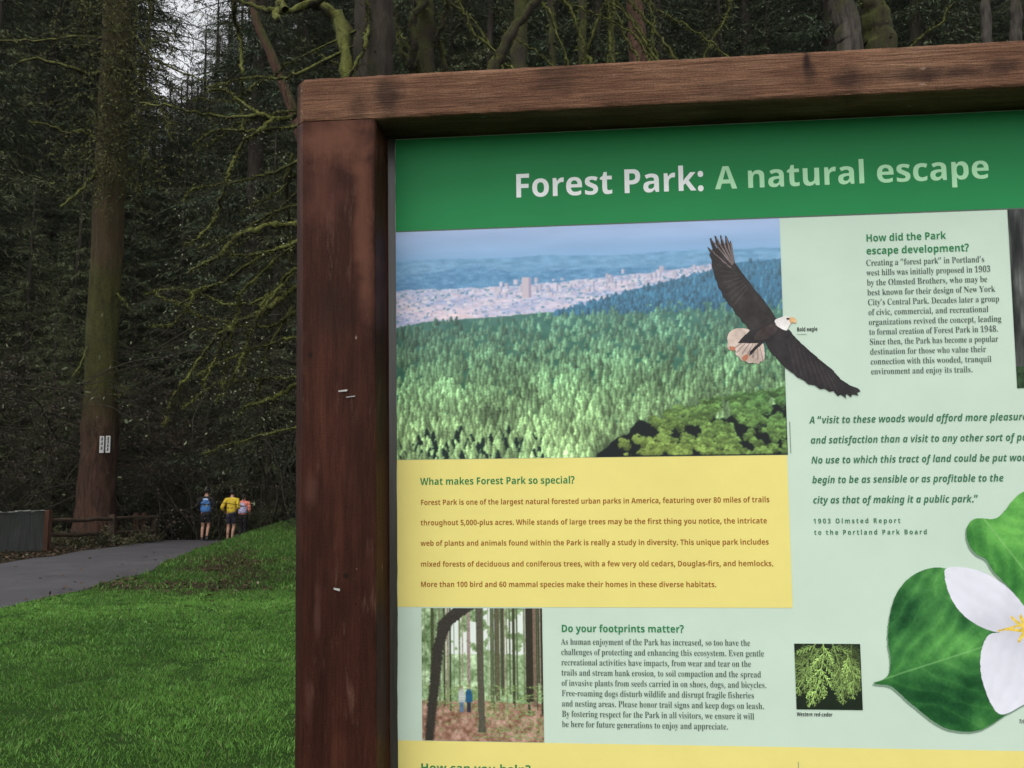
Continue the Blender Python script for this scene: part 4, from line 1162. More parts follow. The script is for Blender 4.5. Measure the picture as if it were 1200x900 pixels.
# ---- lettering
GL = {
 'sans': {
  ',': [180,[7,-103,82,-103,127,8,146,73,133,94,47,94]],
  '-': [216,[205,222,11,222,11,138,205,138]],
  '.': [180,[68,-22,89,-26,111,-22,130,-11,144,10,148,36,144,63,130,83,111,94,89,97,68,94,50,83,36,63,32,36,36,10,49,-10]],
  '0': [384,[191,-7,221,-5,270,10,290,23,321,59,333,82,350,136,359,240,349,344,336,386,318,422,295,450,266,471,232,483,191,487,162,485,113,470,93,457,62,421,50,399,33,344,24,240,34,137,47,95,64,59,88,30,116,10,151,-3],[191,405,223,395,244,363,255,312,259,240,255,168,244,116,223,86,191,75,159,86,139,116,128,168,125,240,128,312,139,363,159,395]],
  '1': [384,[277,0,277,480,194,480,40,357,89,296,179,373,176,0]],
  '3': [384,[26,20,57,8,126,-5,225,-2,251,4,294,23,311,35,337,65,356,119,355,162,350,182,340,200,311,228,267,246,240,250,298,279,326,309,336,327,343,372,340,398,332,420,319,440,300,456,249,479,218,484,157,485,92,473,26,439,73,369,116,392,159,404,207,401,235,382,243,362,243,341,235,317,223,304,204,294,175,288,99,285,99,208,176,206,218,196,241,180,251,146,246,115,239,103,216,84,199,79,153,74,123,76,74,86,26,105]],
  '5': [384,[320,480,60,480,42,235,83,214,146,224,197,220,227,206,245,184,251,152,250,134,238,105,227,94,198,80,158,76,127,78,76,90,33,107,33,20,75,4,108,-3,162,-7,206,-4,245,4,278,18,305,38,326,62,341,91,350,124,353,160,348,204,323,256,296,280,243,302,190,306,140,300,149,394,320,394]],
  '6': [384,[234,-4,266,4,294,18,318,38,337,62,351,90,359,123,362,160,353,224,325,272,282,302,225,312,188,308,148,287,121,256,117,256,122,298,140,350,150,364,178,387,196,395,242,404,286,405,328,399,328,480,264,485,209,481,162,469,124,450,93,426,69,396,51,362,33,305,25,245,25,169,37,110,60,63,91,28,130,6,175,-5],[235,86,211,76,175,78,157,89,137,114,126,145,125,175,139,206,160,224,188,233,214,232,239,222,255,203,263,175,263,138,253,107]],
  '8': [384,[92,13,154,-5,216,-6,260,2,298,18,327,41,355,87,359,140,346,180,319,213,259,253,293,274,321,299,339,331,345,370,340,406,324,434,300,457,268,473,212,485,172,485,134,478,100,466,71,446,50,421,44,406,40,350,51,314,73,285,116,250,64,216,39,185,25,145,26,93,34,68,48,46,68,28],[192,296,160,315,144,331,134,363,138,384,150,399,169,408,191,412,215,408,233,399,246,384,250,363,240,330],[122,104,119,141,128,164,148,184,187,209,236,178,263,144,266,127,261,103,247,84,224,72,191,68,159,72,136,85]],
  '9': [384,[149,482,117,474,89,460,66,441,46,416,32,388,24,355,22,318,31,254,58,206,101,176,156,167,196,171,236,191,263,222,267,222,262,181,243,128,220,102,205,92,187,83,141,74,98,73,55,79,55,-2,62,-3,120,-7,175,-3,221,9,260,28,290,53,324,99,340,135,354,193,360,254,358,309,347,368,324,415,292,450,253,472,209,484],[148,392,173,402,209,400,227,390,247,365,257,333,257,295,239,266,215,250,185,244,156,250,145,256,129,276,121,303,121,340,130,372]],
  ':': [180,[130,372,111,382,79,385,59,378,42,362,33,338,33,310,49,277,68,266,100,263,121,270,138,286,147,310,147,338,138,362],[68,-22,89,-26,111,-22,130,-11,144,10,148,36,144,63,130,83,111,94,89,97,68,94,50,83,36,63,32,36,36,10,49,-10]],
  '?': [291,[-13,461,21,385,83,411,136,418,178,410,198,390,201,359,194,334,104,242,92,222,81,190,78,119,157,119,158,162,168,192,257,277,279,311,287,338,290,369,280,424,250,467,228,482,173,500,120,502,81,497,30,481],[88,-17,109,-25,131,-25,151,-17,168,-1,176,23,176,50,168,74,151,90,131,96,109,96,89,90,72,74,63,50,63,23,72,-1]],
  'A': [463,[169,482,0,0,110,0,144,114,319,114,354,0,463,0,294,482],[295,200,170,200,232,407]],
  'B': [451,[60,0,278,2,343,21,369,37,389,57,404,81,413,108,415,157,409,187,398,210,383,228,363,240,330,251,361,266,384,289,402,338,401,389,391,416,376,437,355,453,294,473,255,478,60,480],[162,290,162,396,253,393,279,384,294,368,300,344,295,321,272,297,241,290],[162,84,162,209,266,205,281,200,300,184,309,162,309,135,292,102,267,88,250,85]],
  'D': [497,[60,0,196,0,255,4,306,15,351,35,389,62,419,96,441,138,454,187,456,282,450,315,428,374,391,420,368,438,313,464,247,478,60,480],[162,84,162,396,248,394,275,387,298,375,318,359,333,338,344,311,353,242,343,173,316,123,270,94,206,84]],
  'F': [369,[60,0,160,0,160,189,323,189,323,273,160,273,160,396,335,396,335,480,60,480]],
  'H': [514,[60,0,162,0,162,207,352,207,352,0,453,0,453,480,352,480,352,292,162,292,162,480,60,480]],
  'M': [633,[573,0,573,480,434,480,314,113,199,480,60,480,60,0,151,0,151,249,145,376,263,0,357,0,483,375,478,0]],
  'O': [535,[396,24,440,61,457,84,471,110,490,171,496,240,490,310,471,370,457,396,440,420,396,456,339,479,305,485,230,485,196,479,139,456,94,420,77,397,53,342,45,311,39,241,45,171,64,111,77,84,94,61,139,24,196,1,230,-5,305,-5,339,1],[298,81,238,81,212,89,191,103,175,122,153,173,148,205,148,276,162,336,175,359,191,378,212,392,238,400,298,400,323,392,344,378,361,359,382,308,387,276,387,205,373,146,344,103,323,89]],
  'P': [422,[60,0,162,0,162,171,239,172,294,183,335,205,364,234,374,252,390,309,389,363,381,392,368,418,349,440,324,457,294,470,257,477,60,480],[162,396,244,392,269,379,284,357,289,326,282,293,264,271,216,255,162,254]],
  'R': [443,[60,0,162,0,162,184,216,184,330,0,443,0,302,209,356,246,379,278,388,305,392,336,389,370,380,399,365,424,345,444,318,460,246,477,60,480],[162,267,162,396,236,393,266,382,276,373,287,349,287,318,283,304,267,283,238,271]],
  'T': [389,[144,0,245,0,245,395,375,395,375,480,13,480,13,395,144,395]],
  'W': [649,[649,480,549,480,488,218,465,92,446,197,373,480,277,480,207,211,185,92,165,200,100,480,0,480,122,0,238,0,305,261,324,364,346,252,412,0,527,0]],
  'a': [406,[355,0,355,244,353,275,345,302,333,324,316,342,294,356,238,372,184,374,146,369,110,361,62,341,95,273,172,298,212,299,232,293,252,270,256,228,154,223,120,217,69,196,51,180,38,160,28,110,30,82,46,38,60,22,97,0,118,-5,163,-6,214,7,266,50,285,0],[256,170,254,123,243,96,234,86,209,71,179,66,160,69,138,82,132,98,132,121,150,151,195,167]],
  'b': [425,[52,510,52,0,129,0,146,40,152,40,190,8,218,-3,254,-7,284,-4,311,5,335,20,356,42,373,69,385,101,392,140,392,228,373,298,357,325,336,346,312,361,286,370,256,373,205,364,180,349,148,319,152,510],[226,74,190,82,168,103,156,138,152,185,157,239,170,269,191,287,224,294,253,287,274,266,288,232,293,185,288,138,275,103,253,82]],
  'c': [345,[324,349,261,369,184,372,116,353,80,328,66,311,43,268,36,242,30,181,33,136,41,97,55,64,75,39,100,19,129,5,163,-4,202,-7,265,0,313,21,313,106,278,88,240,77,210,74,177,81,153,101,144,116,137,134,132,182,137,230,152,265,176,286,210,293,241,289,295,271]],
  'd': [425,[373,510,273,510,273,382,280,320,236,358,207,370,171,373,141,370,114,361,90,346,69,325,52,298,40,265,33,227,33,139,40,101,52,68,69,41,90,20,113,5,139,-4,169,-7,204,-3,233,9,277,48,296,0,373,0],[187,290,223,290,253,276,263,264,275,229,279,171,269,112,252,87,223,75,187,75,173,80,150,100,136,134,133,207,142,248,161,276]],
  'e': [397,[272,363,204,373,133,361,94,340,78,325,52,288,42,265,36,240,30,181,32,150,44,98,54,76,83,40,101,25,143,5,192,-5,258,-5,305,3,347,20,347,97,273,72,203,69,170,81,157,92,139,121,134,138,132,158,368,158,365,244,357,278,343,306,324,330,300,349],[134,225,141,259,156,283,178,298,204,302,235,297,256,280,269,256,274,225]],
  'f': [260,[68,0,169,0,169,292,255,292,255,367,169,367,171,407,184,427,199,434,225,434,265,425,290,498,252,509,198,514,144,508,116,497,93,478,77,452,70,416,68,367,13,340,13,292,68,292]],
  'g': [425,[373,367,288,367,277,320,256,343,232,360,203,370,171,373,140,370,112,361,88,345,68,323,51,295,40,263,30,183,39,103,51,71,67,43,87,21,111,6,138,-4,169,-7,200,-4,228,6,252,23,275,48,268,-41,253,-67,229,-83,195,-88,122,-81,52,-60,52,-140,134,-158,232,-159,269,-151,300,-138,326,-120,347,-97,361,-70,370,-38,373,-1],[172,285,203,292,238,286,251,278,269,252,278,210,275,124,261,94,238,77,204,72,173,79,150,99,137,133,132,181,137,230,150,264]],
  'h': [441,[391,0,391,239,382,300,371,323,336,356,288,371,259,373,227,370,198,361,173,344,153,320,148,320,152,510,52,510,52,0,152,0,154,200,162,245,180,276,194,286,232,294,258,288,276,274,287,249,291,214,291,0]],
  'i': [205,[148,494,133,505,114,510,82,508,64,500,49,474,49,449,57,430,72,418,92,413,123,415,141,423,156,449,156,474],[152,367,52,367,52,0,152,0]],
  'k': [416,[416,0,262,208,408,367,295,367,186,249,147,200,152,282,152,510,52,510,52,0,152,0,152,114,195,148,301,0]],
  'l': [205,[152,510,52,510,52,0,152,0]],
  'm': [660,[52,0,152,0,153,200,161,245,178,276,190,286,226,294,250,288,267,274,277,249,281,0,381,0,381,184,385,231,398,265,407,278,436,292,454,294,478,288,495,274,506,249,509,214,509,0,609,0,609,239,601,300,591,323,559,356,512,371,467,373,421,361,395,344,375,320,366,320,336,353,292,370,254,373,208,366,168,344,148,320,142,320,129,367,52,367]],
  'n': [441,[52,0,152,0,154,200,162,245,179,276,193,286,232,294,269,282,287,249,291,214,291,0,391,0,389,272,382,300,371,323,355,342,314,365,289,371,244,373,211,366,181,353,148,320,142,320,129,367,52,367]],
  'o': [416,[104,346,78,324,57,297,42,265,33,227,30,184,36,128,43,103,66,60,97,28,116,15,159,-1,182,-5,246,-4,281,6,311,21,338,43,358,70,374,103,382,141,386,184,380,240,373,265,350,307,319,339,300,351,258,368,234,372,170,370,134,361],[208,74,174,81,150,102,137,136,132,184,137,232,150,266,173,286,208,293,242,286,266,266,279,232,283,184,279,136,266,102,242,81]],
  'p': [425,[52,-161,152,-161,152,-13,147,40,152,40,180,15,204,1,235,-6,283,-4,310,6,334,21,355,42,373,69,385,102,392,140,392,228,385,266,373,298,357,325,336,346,312,361,286,370,256,373,221,369,192,357,152,319,148,319,134,367,52,367],[224,294,254,287,276,266,288,233,293,185,289,138,276,103,256,82,226,74,190,82,168,103,156,138,152,185,157,239,170,269,191,287]],
  'q': [425,[373,-161,373,367,288,367,279,320,236,358,207,370,171,373,141,370,114,361,90,346,69,325,52,298,40,265,33,227,33,139,40,101,52,68,68,41,89,20,113,5,139,-4,169,-7,220,2,246,17,277,48,273,7,273,-161],[173,79,150,99,137,133,132,181,137,229,150,264,172,285,186,290,223,290,253,276,270,248,279,182,275,127,262,96,240,78,204,72]],
  'r': [305,[52,0,152,0,152,187,161,231,175,251,205,271,241,280,283,277,291,371,239,372,207,362,179,343,148,305,143,305,128,367,52,367]],
  's': [334,[31,15,100,-4,188,-5,247,10,286,40,306,82,308,109,305,139,296,162,281,181,261,196,144,252,133,263,130,275,132,286,141,294,174,300,211,295,274,273,304,344,240,367,175,373,116,367,91,359,52,334,40,316,30,271,33,243,47,210,86,178,190,127,204,115,210,98,206,85,197,75,155,66,95,75,31,97]],
  't': [291,[99,445,70,367,15,334,15,292,63,292,63,115,72,56,96,19,133,-1,192,-6,261,7,270,10,270,85,231,75,198,74,175,84,166,97,163,292,266,292,266,367,163,367,163,445]],
  'u': [441,[389,367,289,367,289,194,279,122,262,91,248,81,210,73,183,78,173,84,154,118,150,152,150,367,50,367,53,95,70,44,86,25,127,1,153,-5,198,-6,230,0,260,13,294,47,299,47,312,0,389,0]],
  'v': [382,[382,367,277,367,201,138,192,83,175,158,105,367,0,367,140,0,242,0]],
  'w': [575,[568,367,470,367,422,186,405,84,389,178,343,367,233,367,187,188,171,84,151,195,106,367,7,367,111,0,218,0,285,290,354,0,463,0]],
  'x': [388,[3,0,117,0,194,126,271,0,385,0,260,187,379,367,266,367,194,250,123,367,9,367,128,187]],
  'y': [382,[382,367,275,367,205,153,193,97,181,153,110,367,0,367,146,3,128,-40,102,-70,77,-79,23,-77,23,-156,74,-161,123,-154,166,-133,201,-97,227,-47]]},
 'ital': {
  ',': [180,[7,-103,82,-103,127,8,146,73,133,94,47,94]],
  '-': [216,[205,222,11,222,11,138,205,138]],
  '.': [180,[68,-22,89,-26,111,-22,130,-11,144,10,148,36,144,63,130,83,111,94,89,97,68,94,50,83,36,63,32,36,36,10,49,-10]],
  'A': [422,[333,480,211,480,-40,0,64,0,121,114,276,114,284,0,382,0],[162,200,259,404,271,200]],
  'N': [507,[510,480,420,480,368,232,350,126,236,480,119,480,18,0,108,0,157,235,177,363,180,363,297,0,409,0]],
  'T': [357,[87,0,187,0,271,395,386,395,404,480,73,480,55,395,171,395]],
  'W': [600,[664,480,562,480,449,206,412,104,405,480,316,480,195,211,154,104,154,480,60,480,75,0,186,0,292,236,329,334,338,0,451,0]],
  'a': [399,[388,367,312,367,290,320,266,351,244,365,216,372,180,372,145,361,100,327,76,294,56,257,36,193,30,149,30,103,38,64,52,35,72,14,95,1,120,-6,166,-3,205,16,240,48,236,0,310,0],[153,77,140,88,132,106,130,131,133,174,144,216,161,252,182,279,207,293,235,290,250,278,261,251,259,197,245,144,226,108,201,82,182,74]],
  'b': [400,[12,0,88,0,110,47,133,16,155,2,200,-7,237,-1,270,15,299,40,324,72,343,110,363,174,370,240,362,302,338,343,305,366,280,373,251,372,212,357,171,318,194,393,219,510,120,510],[246,290,259,279,267,261,270,236,266,192,255,150,239,114,217,88,192,74,165,77,145,98,138,131,143,178,158,232,178,267,195,284,215,292]],
  'c': [324,[331,350,295,364,255,372,180,368,124,343,80,300,49,243,37,200,30,153,34,85,48,50,69,25,113,1,166,-7,227,0,276,20,276,100,210,75,162,77,144,89,133,109,130,136,132,174,147,228,175,270,199,288,228,294,258,290,301,275]],
  'd': [399,[418,510,319,510,292,379,285,320,260,350,241,365,200,373,145,361,114,340,88,312,65,276,48,237,30,149,30,104,38,64,52,35,72,14,95,1,120,-6,166,-3,206,16,240,48,234,0,310,0],[155,77,141,88,132,106,130,131,133,174,144,216,161,252,182,279,207,293,235,290,255,269,262,236,257,189,241,135,222,100,206,83,186,74]],
  'e': [374,[310,358,288,366,234,373,166,362,111,330,70,283,50,245,37,202,30,158,32,102,40,73,52,48,70,28,92,13,144,-4,194,-6,244,0,302,22,302,96,234,72,180,69,156,78,139,95,130,118,129,139,130,146,196,148,276,165,305,181,328,200,344,221,354,246,355,294,340,330],[140,212,160,259,192,291,228,302,243,300,260,285,261,260,237,230,204,217]],
  'f': [251,[-72,-153,-31,-161,23,-157,66,-136,95,-101,118,-40,188,292,260,292,276,367,204,367,214,406,230,427,245,434,272,433,298,424,324,498,288,509,246,514,221,512,177,499,144,472,131,451,105,367,46,339,36,292,89,292,22,-25,14,-50,-7,-73,-34,-81,-72,-74]],
  'g': [399,[388,367,312,367,290,320,264,351,242,365,214,372,179,372,129,352,88,312,56,257,36,193,30,149,30,104,43,51,59,25,80,7,103,-3,128,-7,173,2,228,49,204,-30,189,-55,167,-71,139,-79,92,-78,49,-68,9,-52,9,-138,47,-151,91,-160,171,-158,227,-139,270,-100,292,-60,308,-9],[157,77,137,96,130,117,131,160,144,216,161,252,182,279,208,293,236,290,255,269,261,248,259,197,245,142,227,107,204,82,186,74]],
  'h': [406,[12,0,111,0,143,152,165,223,196,274,215,289,236,294,252,291,263,283,270,271,272,245,222,0,320,0,367,226,370,291,358,329,348,345,318,366,299,372,261,372,232,365,207,350,171,318,196,401,219,510,120,510]],
  'i': [199,[109,434,120,421,145,413,169,413,192,421,211,447,214,471,210,490,200,502,175,510,152,509,130,502,109,478,105,453],[12,0,111,0,189,367,90,367]],
  'k': [381,[120,510,12,0,111,0,135,114,175,138,234,0,344,0,251,202,414,367,302,367,150,211,169,274,219,510]],
  'l': [199,[12,0,111,0,219,510,120,510]],
  'm': [608,[12,0,111,0,143,152,165,223,196,274,215,289,236,294,250,291,261,283,267,271,268,245,218,0,317,0,353,172,370,224,402,275,421,289,442,294,456,291,466,283,472,271,474,245,424,0,522,0,572,241,572,291,561,329,538,357,522,366,504,372,464,372,415,353,363,299,345,343,324,362,294,372,258,372,210,353,158,299,165,367,90,367]],
  'n': [406,[12,0,111,0,143,152,165,223,196,274,215,289,236,294,252,291,263,283,270,271,272,245,222,0,320,0,371,255,366,311,348,345,318,366,299,372,277,373,241,368,197,341,158,299,165,367,90,367]],
  'o': [393,[305,352,255,371,224,373,178,369,121,344,78,303,57,267,42,226,33,181,30,134,40,76,57,44,82,20,114,3,150,-6,216,-2,274,23,317,64,337,100,352,140,360,183,363,228,354,289,342,314],[156,78,141,89,132,108,129,134,134,187,145,226,163,260,187,284,217,293,239,288,254,274,263,242,261,190,248,137,234,108,215,86,191,75]],
  'p': [400,[-22,-161,77,-161,105,-25,114,47,140,17,158,2,184,-6,219,-5,270,15,299,40,324,72,343,110,358,151,370,240,366,284,355,318,338,343,317,360,280,373,234,368,206,354,160,311,165,367,90,367],[246,290,259,279,267,261,270,236,266,192,255,150,239,114,217,88,192,74,165,77,145,98,138,131,143,179,158,232,178,267,195,284,215,292]],
  'r': [283,[12,0,111,0,146,164,162,214,187,251,218,273,253,280,286,275,308,370,259,372,227,362,198,343,162,299,158,299,165,367,90,367]],
  's': [318,[7,15,70,-4,151,-5,207,11,248,44,262,66,269,91,272,121,267,155,239,193,156,246,146,262,146,276,158,292,187,300,231,292,272,272,304,342,276,357,232,369,154,372,103,357,67,327,48,283,47,240,56,212,87,180,161,130,171,113,171,97,154,76,112,66,58,74,7,96]],
  't': [275,[212,445,148,445,105,367,40,340,31,292,81,292,41,105,41,56,54,23,65,12,96,-2,160,-6,222,11,222,85,188,75,162,74,144,82,140,97,179,292,272,292,288,367,195,367]],
  'u': [406,[394,367,296,367,259,196,242,144,210,92,192,78,170,73,154,76,143,83,136,96,135,122,185,367,86,367,42,159,36,105,42,55,59,22,72,9,108,-5,130,-7,165,-2,209,25,248,68,241,0,316,0]],
  'v': [344,[383,367,277,367,176,165,150,99,147,99,130,367,34,367,79,0,185,0]],
  'w': [529,[564,367,463,367,388,197,352,93,349,93,352,367,244,367,167,187,134,93,133,367,41,367,58,0,164,0,243,184,279,282,283,282,281,0,390,0]],
  'y': [349,[384,367,276,367,191,190,155,101,130,367,34,367,87,0,62,-42,33,-70,7,-80,-46,-77,-46,-155,2,-161,49,-155,91,-135,128,-101,160,-52]]},
 'serif': {
  ',': [180,[22,-91,74,-91,122,32,133,71,126,82,58,82]],
  '-': [216,[23,210,23,150,193,150,193,210]],
  '.': [180,[72,-10,107,-10,122,-2,132,14,136,36,132,59,122,74,107,82,72,82,58,74,48,59,44,36,48,14,58,-2]],
  '0': [375,[188,-4,215,-2,262,13,281,26,312,63,323,86,340,140,350,240,340,341,324,395,312,418,281,454,262,467,216,481,189,483,160,481,112,467,93,454,62,418,50,396,35,341,26,241,35,140,51,86,62,63,93,26,112,13,160,-2],[188,34,170,38,155,48,136,90,127,155,124,240,127,326,136,390,155,431,170,442,189,446,207,442,222,431,240,390,249,326,252,240,249,155,240,90,232,66,221,48,206,38]],
  '1': [375,[340,3,340,33,270,36,258,45,253,60,251,479,180,479,102,423,31,393,37,368,48,356,60,350,77,350,106,368,157,424,155,58,148,43,136,35,68,33,68,3]],
  '3': [375,[84,470,48,446,29,417,27,401,33,376,39,366,61,352,108,344,113,392,120,414,130,432,147,444,169,448,195,443,205,436,220,414,227,385,227,346,216,309,206,294,194,282,161,267,98,266,98,230,161,228,182,224,216,204,237,175,242,158,241,104,232,78,210,52,180,40,140,39,109,50,97,60,79,88,73,123,65,122,38,110,26,95,22,74,25,55,36,36,55,20,99,3,180,-3,245,8,287,27,319,58,338,101,340,156,331,187,303,220,264,241,215,255,264,277,309,319,323,356,322,401,302,440,284,455,236,476,206,482,138,482]],
  '4': [375,[290,476,201,476,12,165,12,128,198,128,197,69,188,48,162,35,124,33,124,3,354,3,354,33,307,41,300,48,291,69,290,128,360,128,360,166,290,166],[50,166,159,346,204,433,198,334,198,166]],
  '8': [375,[284,16,308,31,327,50,341,72,350,98,351,146,338,182,313,213,237,260,295,296,318,319,330,350,331,369,323,414,296,451,253,475,191,483,119,474,72,446,53,422,42,394,40,346,50,312,85,270,125,242,64,204,38,177,25,142,23,122,33,74,50,46,76,23,133,1,183,-4,221,-2],[203,279,147,316,132,340,128,355,128,388,136,416,151,437,174,449,198,450,224,438,242,417,251,390,252,354,246,327,226,296],[164,219,210,195,241,172,251,160,263,132,264,97,253,66,232,42,204,30,170,30,141,43,120,68,109,100,109,137,117,167,132,191]],
  '9': [375,[201,482,155,482,97,463,55,424,31,368,26,324,36,265,47,242,82,207,128,190,186,191,222,207,254,240,245,144,226,83,196,45,156,33,125,38,112,45,92,66,73,104,57,96,50,87,46,60,62,27,89,7,117,-1,152,-4,200,1,256,28,286,56,309,92,325,134,336,182,342,234,341,298,337,332,321,388,309,411,280,447,243,470],[167,442,197,442,223,421,242,381,248,353,254,277,226,243,196,231,155,236,134,255,122,286,119,354,127,398,143,427]],
  'A': [437,[222,462,208,463,45,58,26,28,10,18,-6,15,-6,3,125,3,125,15,85,23,75,34,72,48,75,69,101,135,255,135,286,45,283,32,271,22,232,15,232,3,440,3,440,15,415,25,389,68],[177,327,246,158,109,158]],
  'B': [443,[19,3,278,5,344,22,369,37,390,56,404,78,412,103,415,132,407,172,383,204,343,228,276,247,333,264,367,286,387,314,393,350,382,395,351,426,297,446,220,452,18,452,18,442,52,436,69,421,74,405,78,369,77,65,65,30,46,19,19,15],[179,249,182,420,190,431,206,436,250,431,272,414,284,386,288,345,282,300,265,270,252,261,213,250],[179,234,224,232,265,220,279,210,298,177,304,128,299,81,286,47,260,28,211,22,194,27,184,37,179,65]],
  'C': [468,[434,462,421,462,410,440,388,432,283,461,227,460,196,455,140,432,94,396,75,374,46,322,37,293,31,262,31,195,46,134,58,106,93,58,115,39,166,9,194,0,256,-8,313,-2,364,17,407,47,443,88,429,102,379,54,319,26,278,20,218,33,175,72,149,137,141,226,148,322,172,391,210,432,265,446,314,437,337,425,378,389,395,366,422,311,434,311]],
  'D': [496,[450,129,465,228,461,279,450,324,430,362,403,394,369,420,327,438,278,449,18,452,18,441,44,438,63,428,74,408,77,374,76,59,65,27,47,18,23,15,23,3,228,3,332,17,406,59],[211,436,280,423,321,384,346,319,354,229,346,138,322,73,304,50,281,34,254,24,222,21,201,24,187,32,181,48,179,72,180,398,187,425]],
  'E': [442,[17,3,400,3,426,140,413,140,384,87,360,61,314,36,254,25,206,26,185,38,180,67,180,225,230,220,262,203,281,170,290,121,301,121,301,342,291,342,271,281,249,256,215,244,180,243,180,397,186,423,199,431,232,434,296,427,321,420,358,394,371,374,386,323,396,323,396,452,19,452,19,441,45,438,64,428,75,405,78,78,75,47,65,27,45,17,17,14]],
  'F': [404,[18,3,254,3,254,15,208,21,194,29,185,41,179,80,179,227,230,221,259,202,277,169,287,121,299,121,299,344,287,344,268,282,245,258,211,246,179,244,181,418,194,431,230,434,275,432,325,417,358,387,371,358,380,323,391,323,391,452,17,452,17,441,44,436,64,425,74,406,78,375,77,67,65,32,46,20,18,15]],
  'N': [494,[419,-8,420,393,431,427,450,437,476,441,476,452,334,452,334,441,376,431,391,408,394,160,155,452,21,452,21,441,43,432,79,389,78,57,67,28,48,18,21,15,21,3,164,3,164,15,124,23,116,29,107,48,104,358,404,-8]],
  'O': [525,[395,424,356,446,313,459,265,463,216,459,171,445,131,424,97,395,69,360,48,320,35,276,30,228,35,180,48,135,69,94,96,60,130,32,170,10,213,-3,261,-8,309,-3,354,10,394,32,428,60,457,94,478,135,491,180,495,228,491,277,478,322,457,362,429,396],[265,9,238,13,214,23,193,41,175,66,150,134,142,228,149,323,171,391,208,432,260,446,287,443,311,432,332,414,350,390,374,322,382,228,375,133,353,64,316,23]],
  'P': [418,[18,3,239,3,239,15,211,19,192,30,182,50,179,208,280,211,314,217,342,228,365,242,383,261,403,305,405,350,395,382,364,420,335,437,287,448,19,452,19,441,45,437,64,426,77,394,78,80,74,50,65,30,46,19,18,15],[179,227,181,414,192,430,207,434,253,428,278,408,291,375,295,329,290,282,274,250,261,240,225,228]],
  'S': [390,[46,-8,59,-8,67,9,85,15,167,-6,239,-3,297,20,336,59,351,94,356,133,351,175,335,210,315,231,288,251,145,326,121,355,116,380,122,407,149,437,177,446,223,444,250,431,274,412,305,372,325,322,336,322,336,463,323,463,316,448,300,442,206,462,148,459,102,438,70,401,57,369,53,332,59,290,68,271,79,254,114,223,250,148,268,131,278,111,282,89,280,73,269,46,246,24,215,13,171,14,127,32,109,48,80,93,60,155,46,155]],
  'Y': [426,[325,3,325,15,297,19,278,30,268,50,265,204,387,403,414,432,436,440,436,452,298,452,298,441,338,433,348,422,350,398,336,364,248,220,153,411,154,422,160,431,179,439,204,441,204,452,-10,452,-10,441,16,432,40,404,164,179,160,50,151,30,132,19,104,15,104,3]],
  'a': [344,[325,28,320,37,308,32,297,33,291,42,288,236,283,258,261,290,222,309,144,315,96,305,71,292,52,276,37,247,39,219,53,200,68,194,86,194,108,204,119,223,118,242,102,270,104,285,128,297,161,298,181,291,199,266,202,188,90,147,47,119,34,102,23,63,28,36,42,14,79,-4,124,-3,175,18,202,40,208,17,218,4,233,-4,254,-7,293,2],[202,174,202,62,169,35,151,30,135,34,124,44,117,61,115,84,120,115,136,141,162,160]],
  'b': [361,[11,452,11,442,39,430,46,403,46,-8,52,-8,105,32,128,14,170,-5,213,-6,251,6,298,42,320,76,334,118,338,187,330,226,315,260,294,286,268,305,221,315,177,306,135,272,135,452],[183,11,162,15,147,26,138,44,135,242,142,259,153,272,184,283,214,275,234,252,245,214,248,160,245,94,234,48,214,20]],
  'c': [293,[138,-6,193,-3,226,10,256,32,280,60,271,68,240,44,222,37,183,38,148,57,134,75,115,122,109,187,113,236,124,271,143,293,169,300,192,293,200,272,202,231,208,218,220,210,245,208,259,213,269,223,274,245,268,273,248,296,217,311,154,315,97,294,54,253,28,195,24,128,40,69,61,37,88,13]],
  'd': [370,[316,452,179,452,179,442,207,437,223,420,226,273,187,306,168,313,129,314,83,295,48,254,26,195,22,147,26,105,46,51,67,24,93,4,123,-6,165,-4,186,5,205,20,226,48,226,-6,293,8,350,14,350,25,333,30,322,39,316,64],[171,25,144,33,127,57,118,98,114,153,118,210,128,251,146,276,174,284,192,281,208,272,220,259,226,242,226,75,217,55,204,39,188,29]],
  'e': [301,[208,306,157,315,104,304,61,271,32,221,22,157,32,89,49,52,72,24,118,-2,154,-7,192,-2,226,13,256,38,281,72,270,82,238,51,220,42,199,39,162,47,136,71,120,111,114,169,280,169,278,205,261,258,247,278],[113,189,116,245,125,275,140,294,161,300,182,294,190,288,200,266,204,189]],
  'f': [214,[18,3,196,3,196,13,173,16,156,23,145,51,145,280,200,280,200,307,145,307,145,403,155,438,170,445,195,443,200,433,188,397,193,372,216,359,244,364,258,382,259,412,248,434,226,451,174,462,124,455,104,446,73,418,63,399,57,378,55,307,19,307,19,280,55,280,55,73,51,30,41,19,18,13]],
  'g': [327,[314,301,233,301,195,312,138,314,89,302,62,286,42,266,26,227,30,180,44,152,69,130,109,110,55,81,37,62,28,42,29,15,37,1,75,-26,46,-37,20,-60,19,-87,35,-109,49,-119,89,-133,115,-136,185,-136,218,-130,271,-110,302,-79,310,-59,312,-23,300,11,284,26,258,37,222,44,123,47,101,60,98,71,105,91,125,104,189,106,219,113,245,125,265,142,280,164,288,204,283,236,262,271,314,271],[157,121,135,127,121,144,114,172,111,211,114,250,121,277,136,294,157,300,179,294,193,277,200,250,202,211,200,172,193,144,179,127],[266,-66,260,-90,239,-106,206,-116,161,-119,121,-116,93,-106,76,-91,70,-73,76,-50,96,-31,232,-33,257,-43]],
  'h': [381,[22,452,22,442,37,439,48,431,55,409,55,56,47,24,21,13,21,3,177,3,177,13,163,16,152,24,145,46,145,236,172,265,203,274,221,271,232,259,238,217,236,38,230,24,220,16,205,13,205,3,360,3,360,13,340,19,329,37,327,211,322,257,306,290,280,309,243,315,216,312,192,303,170,287,145,259,145,452]],
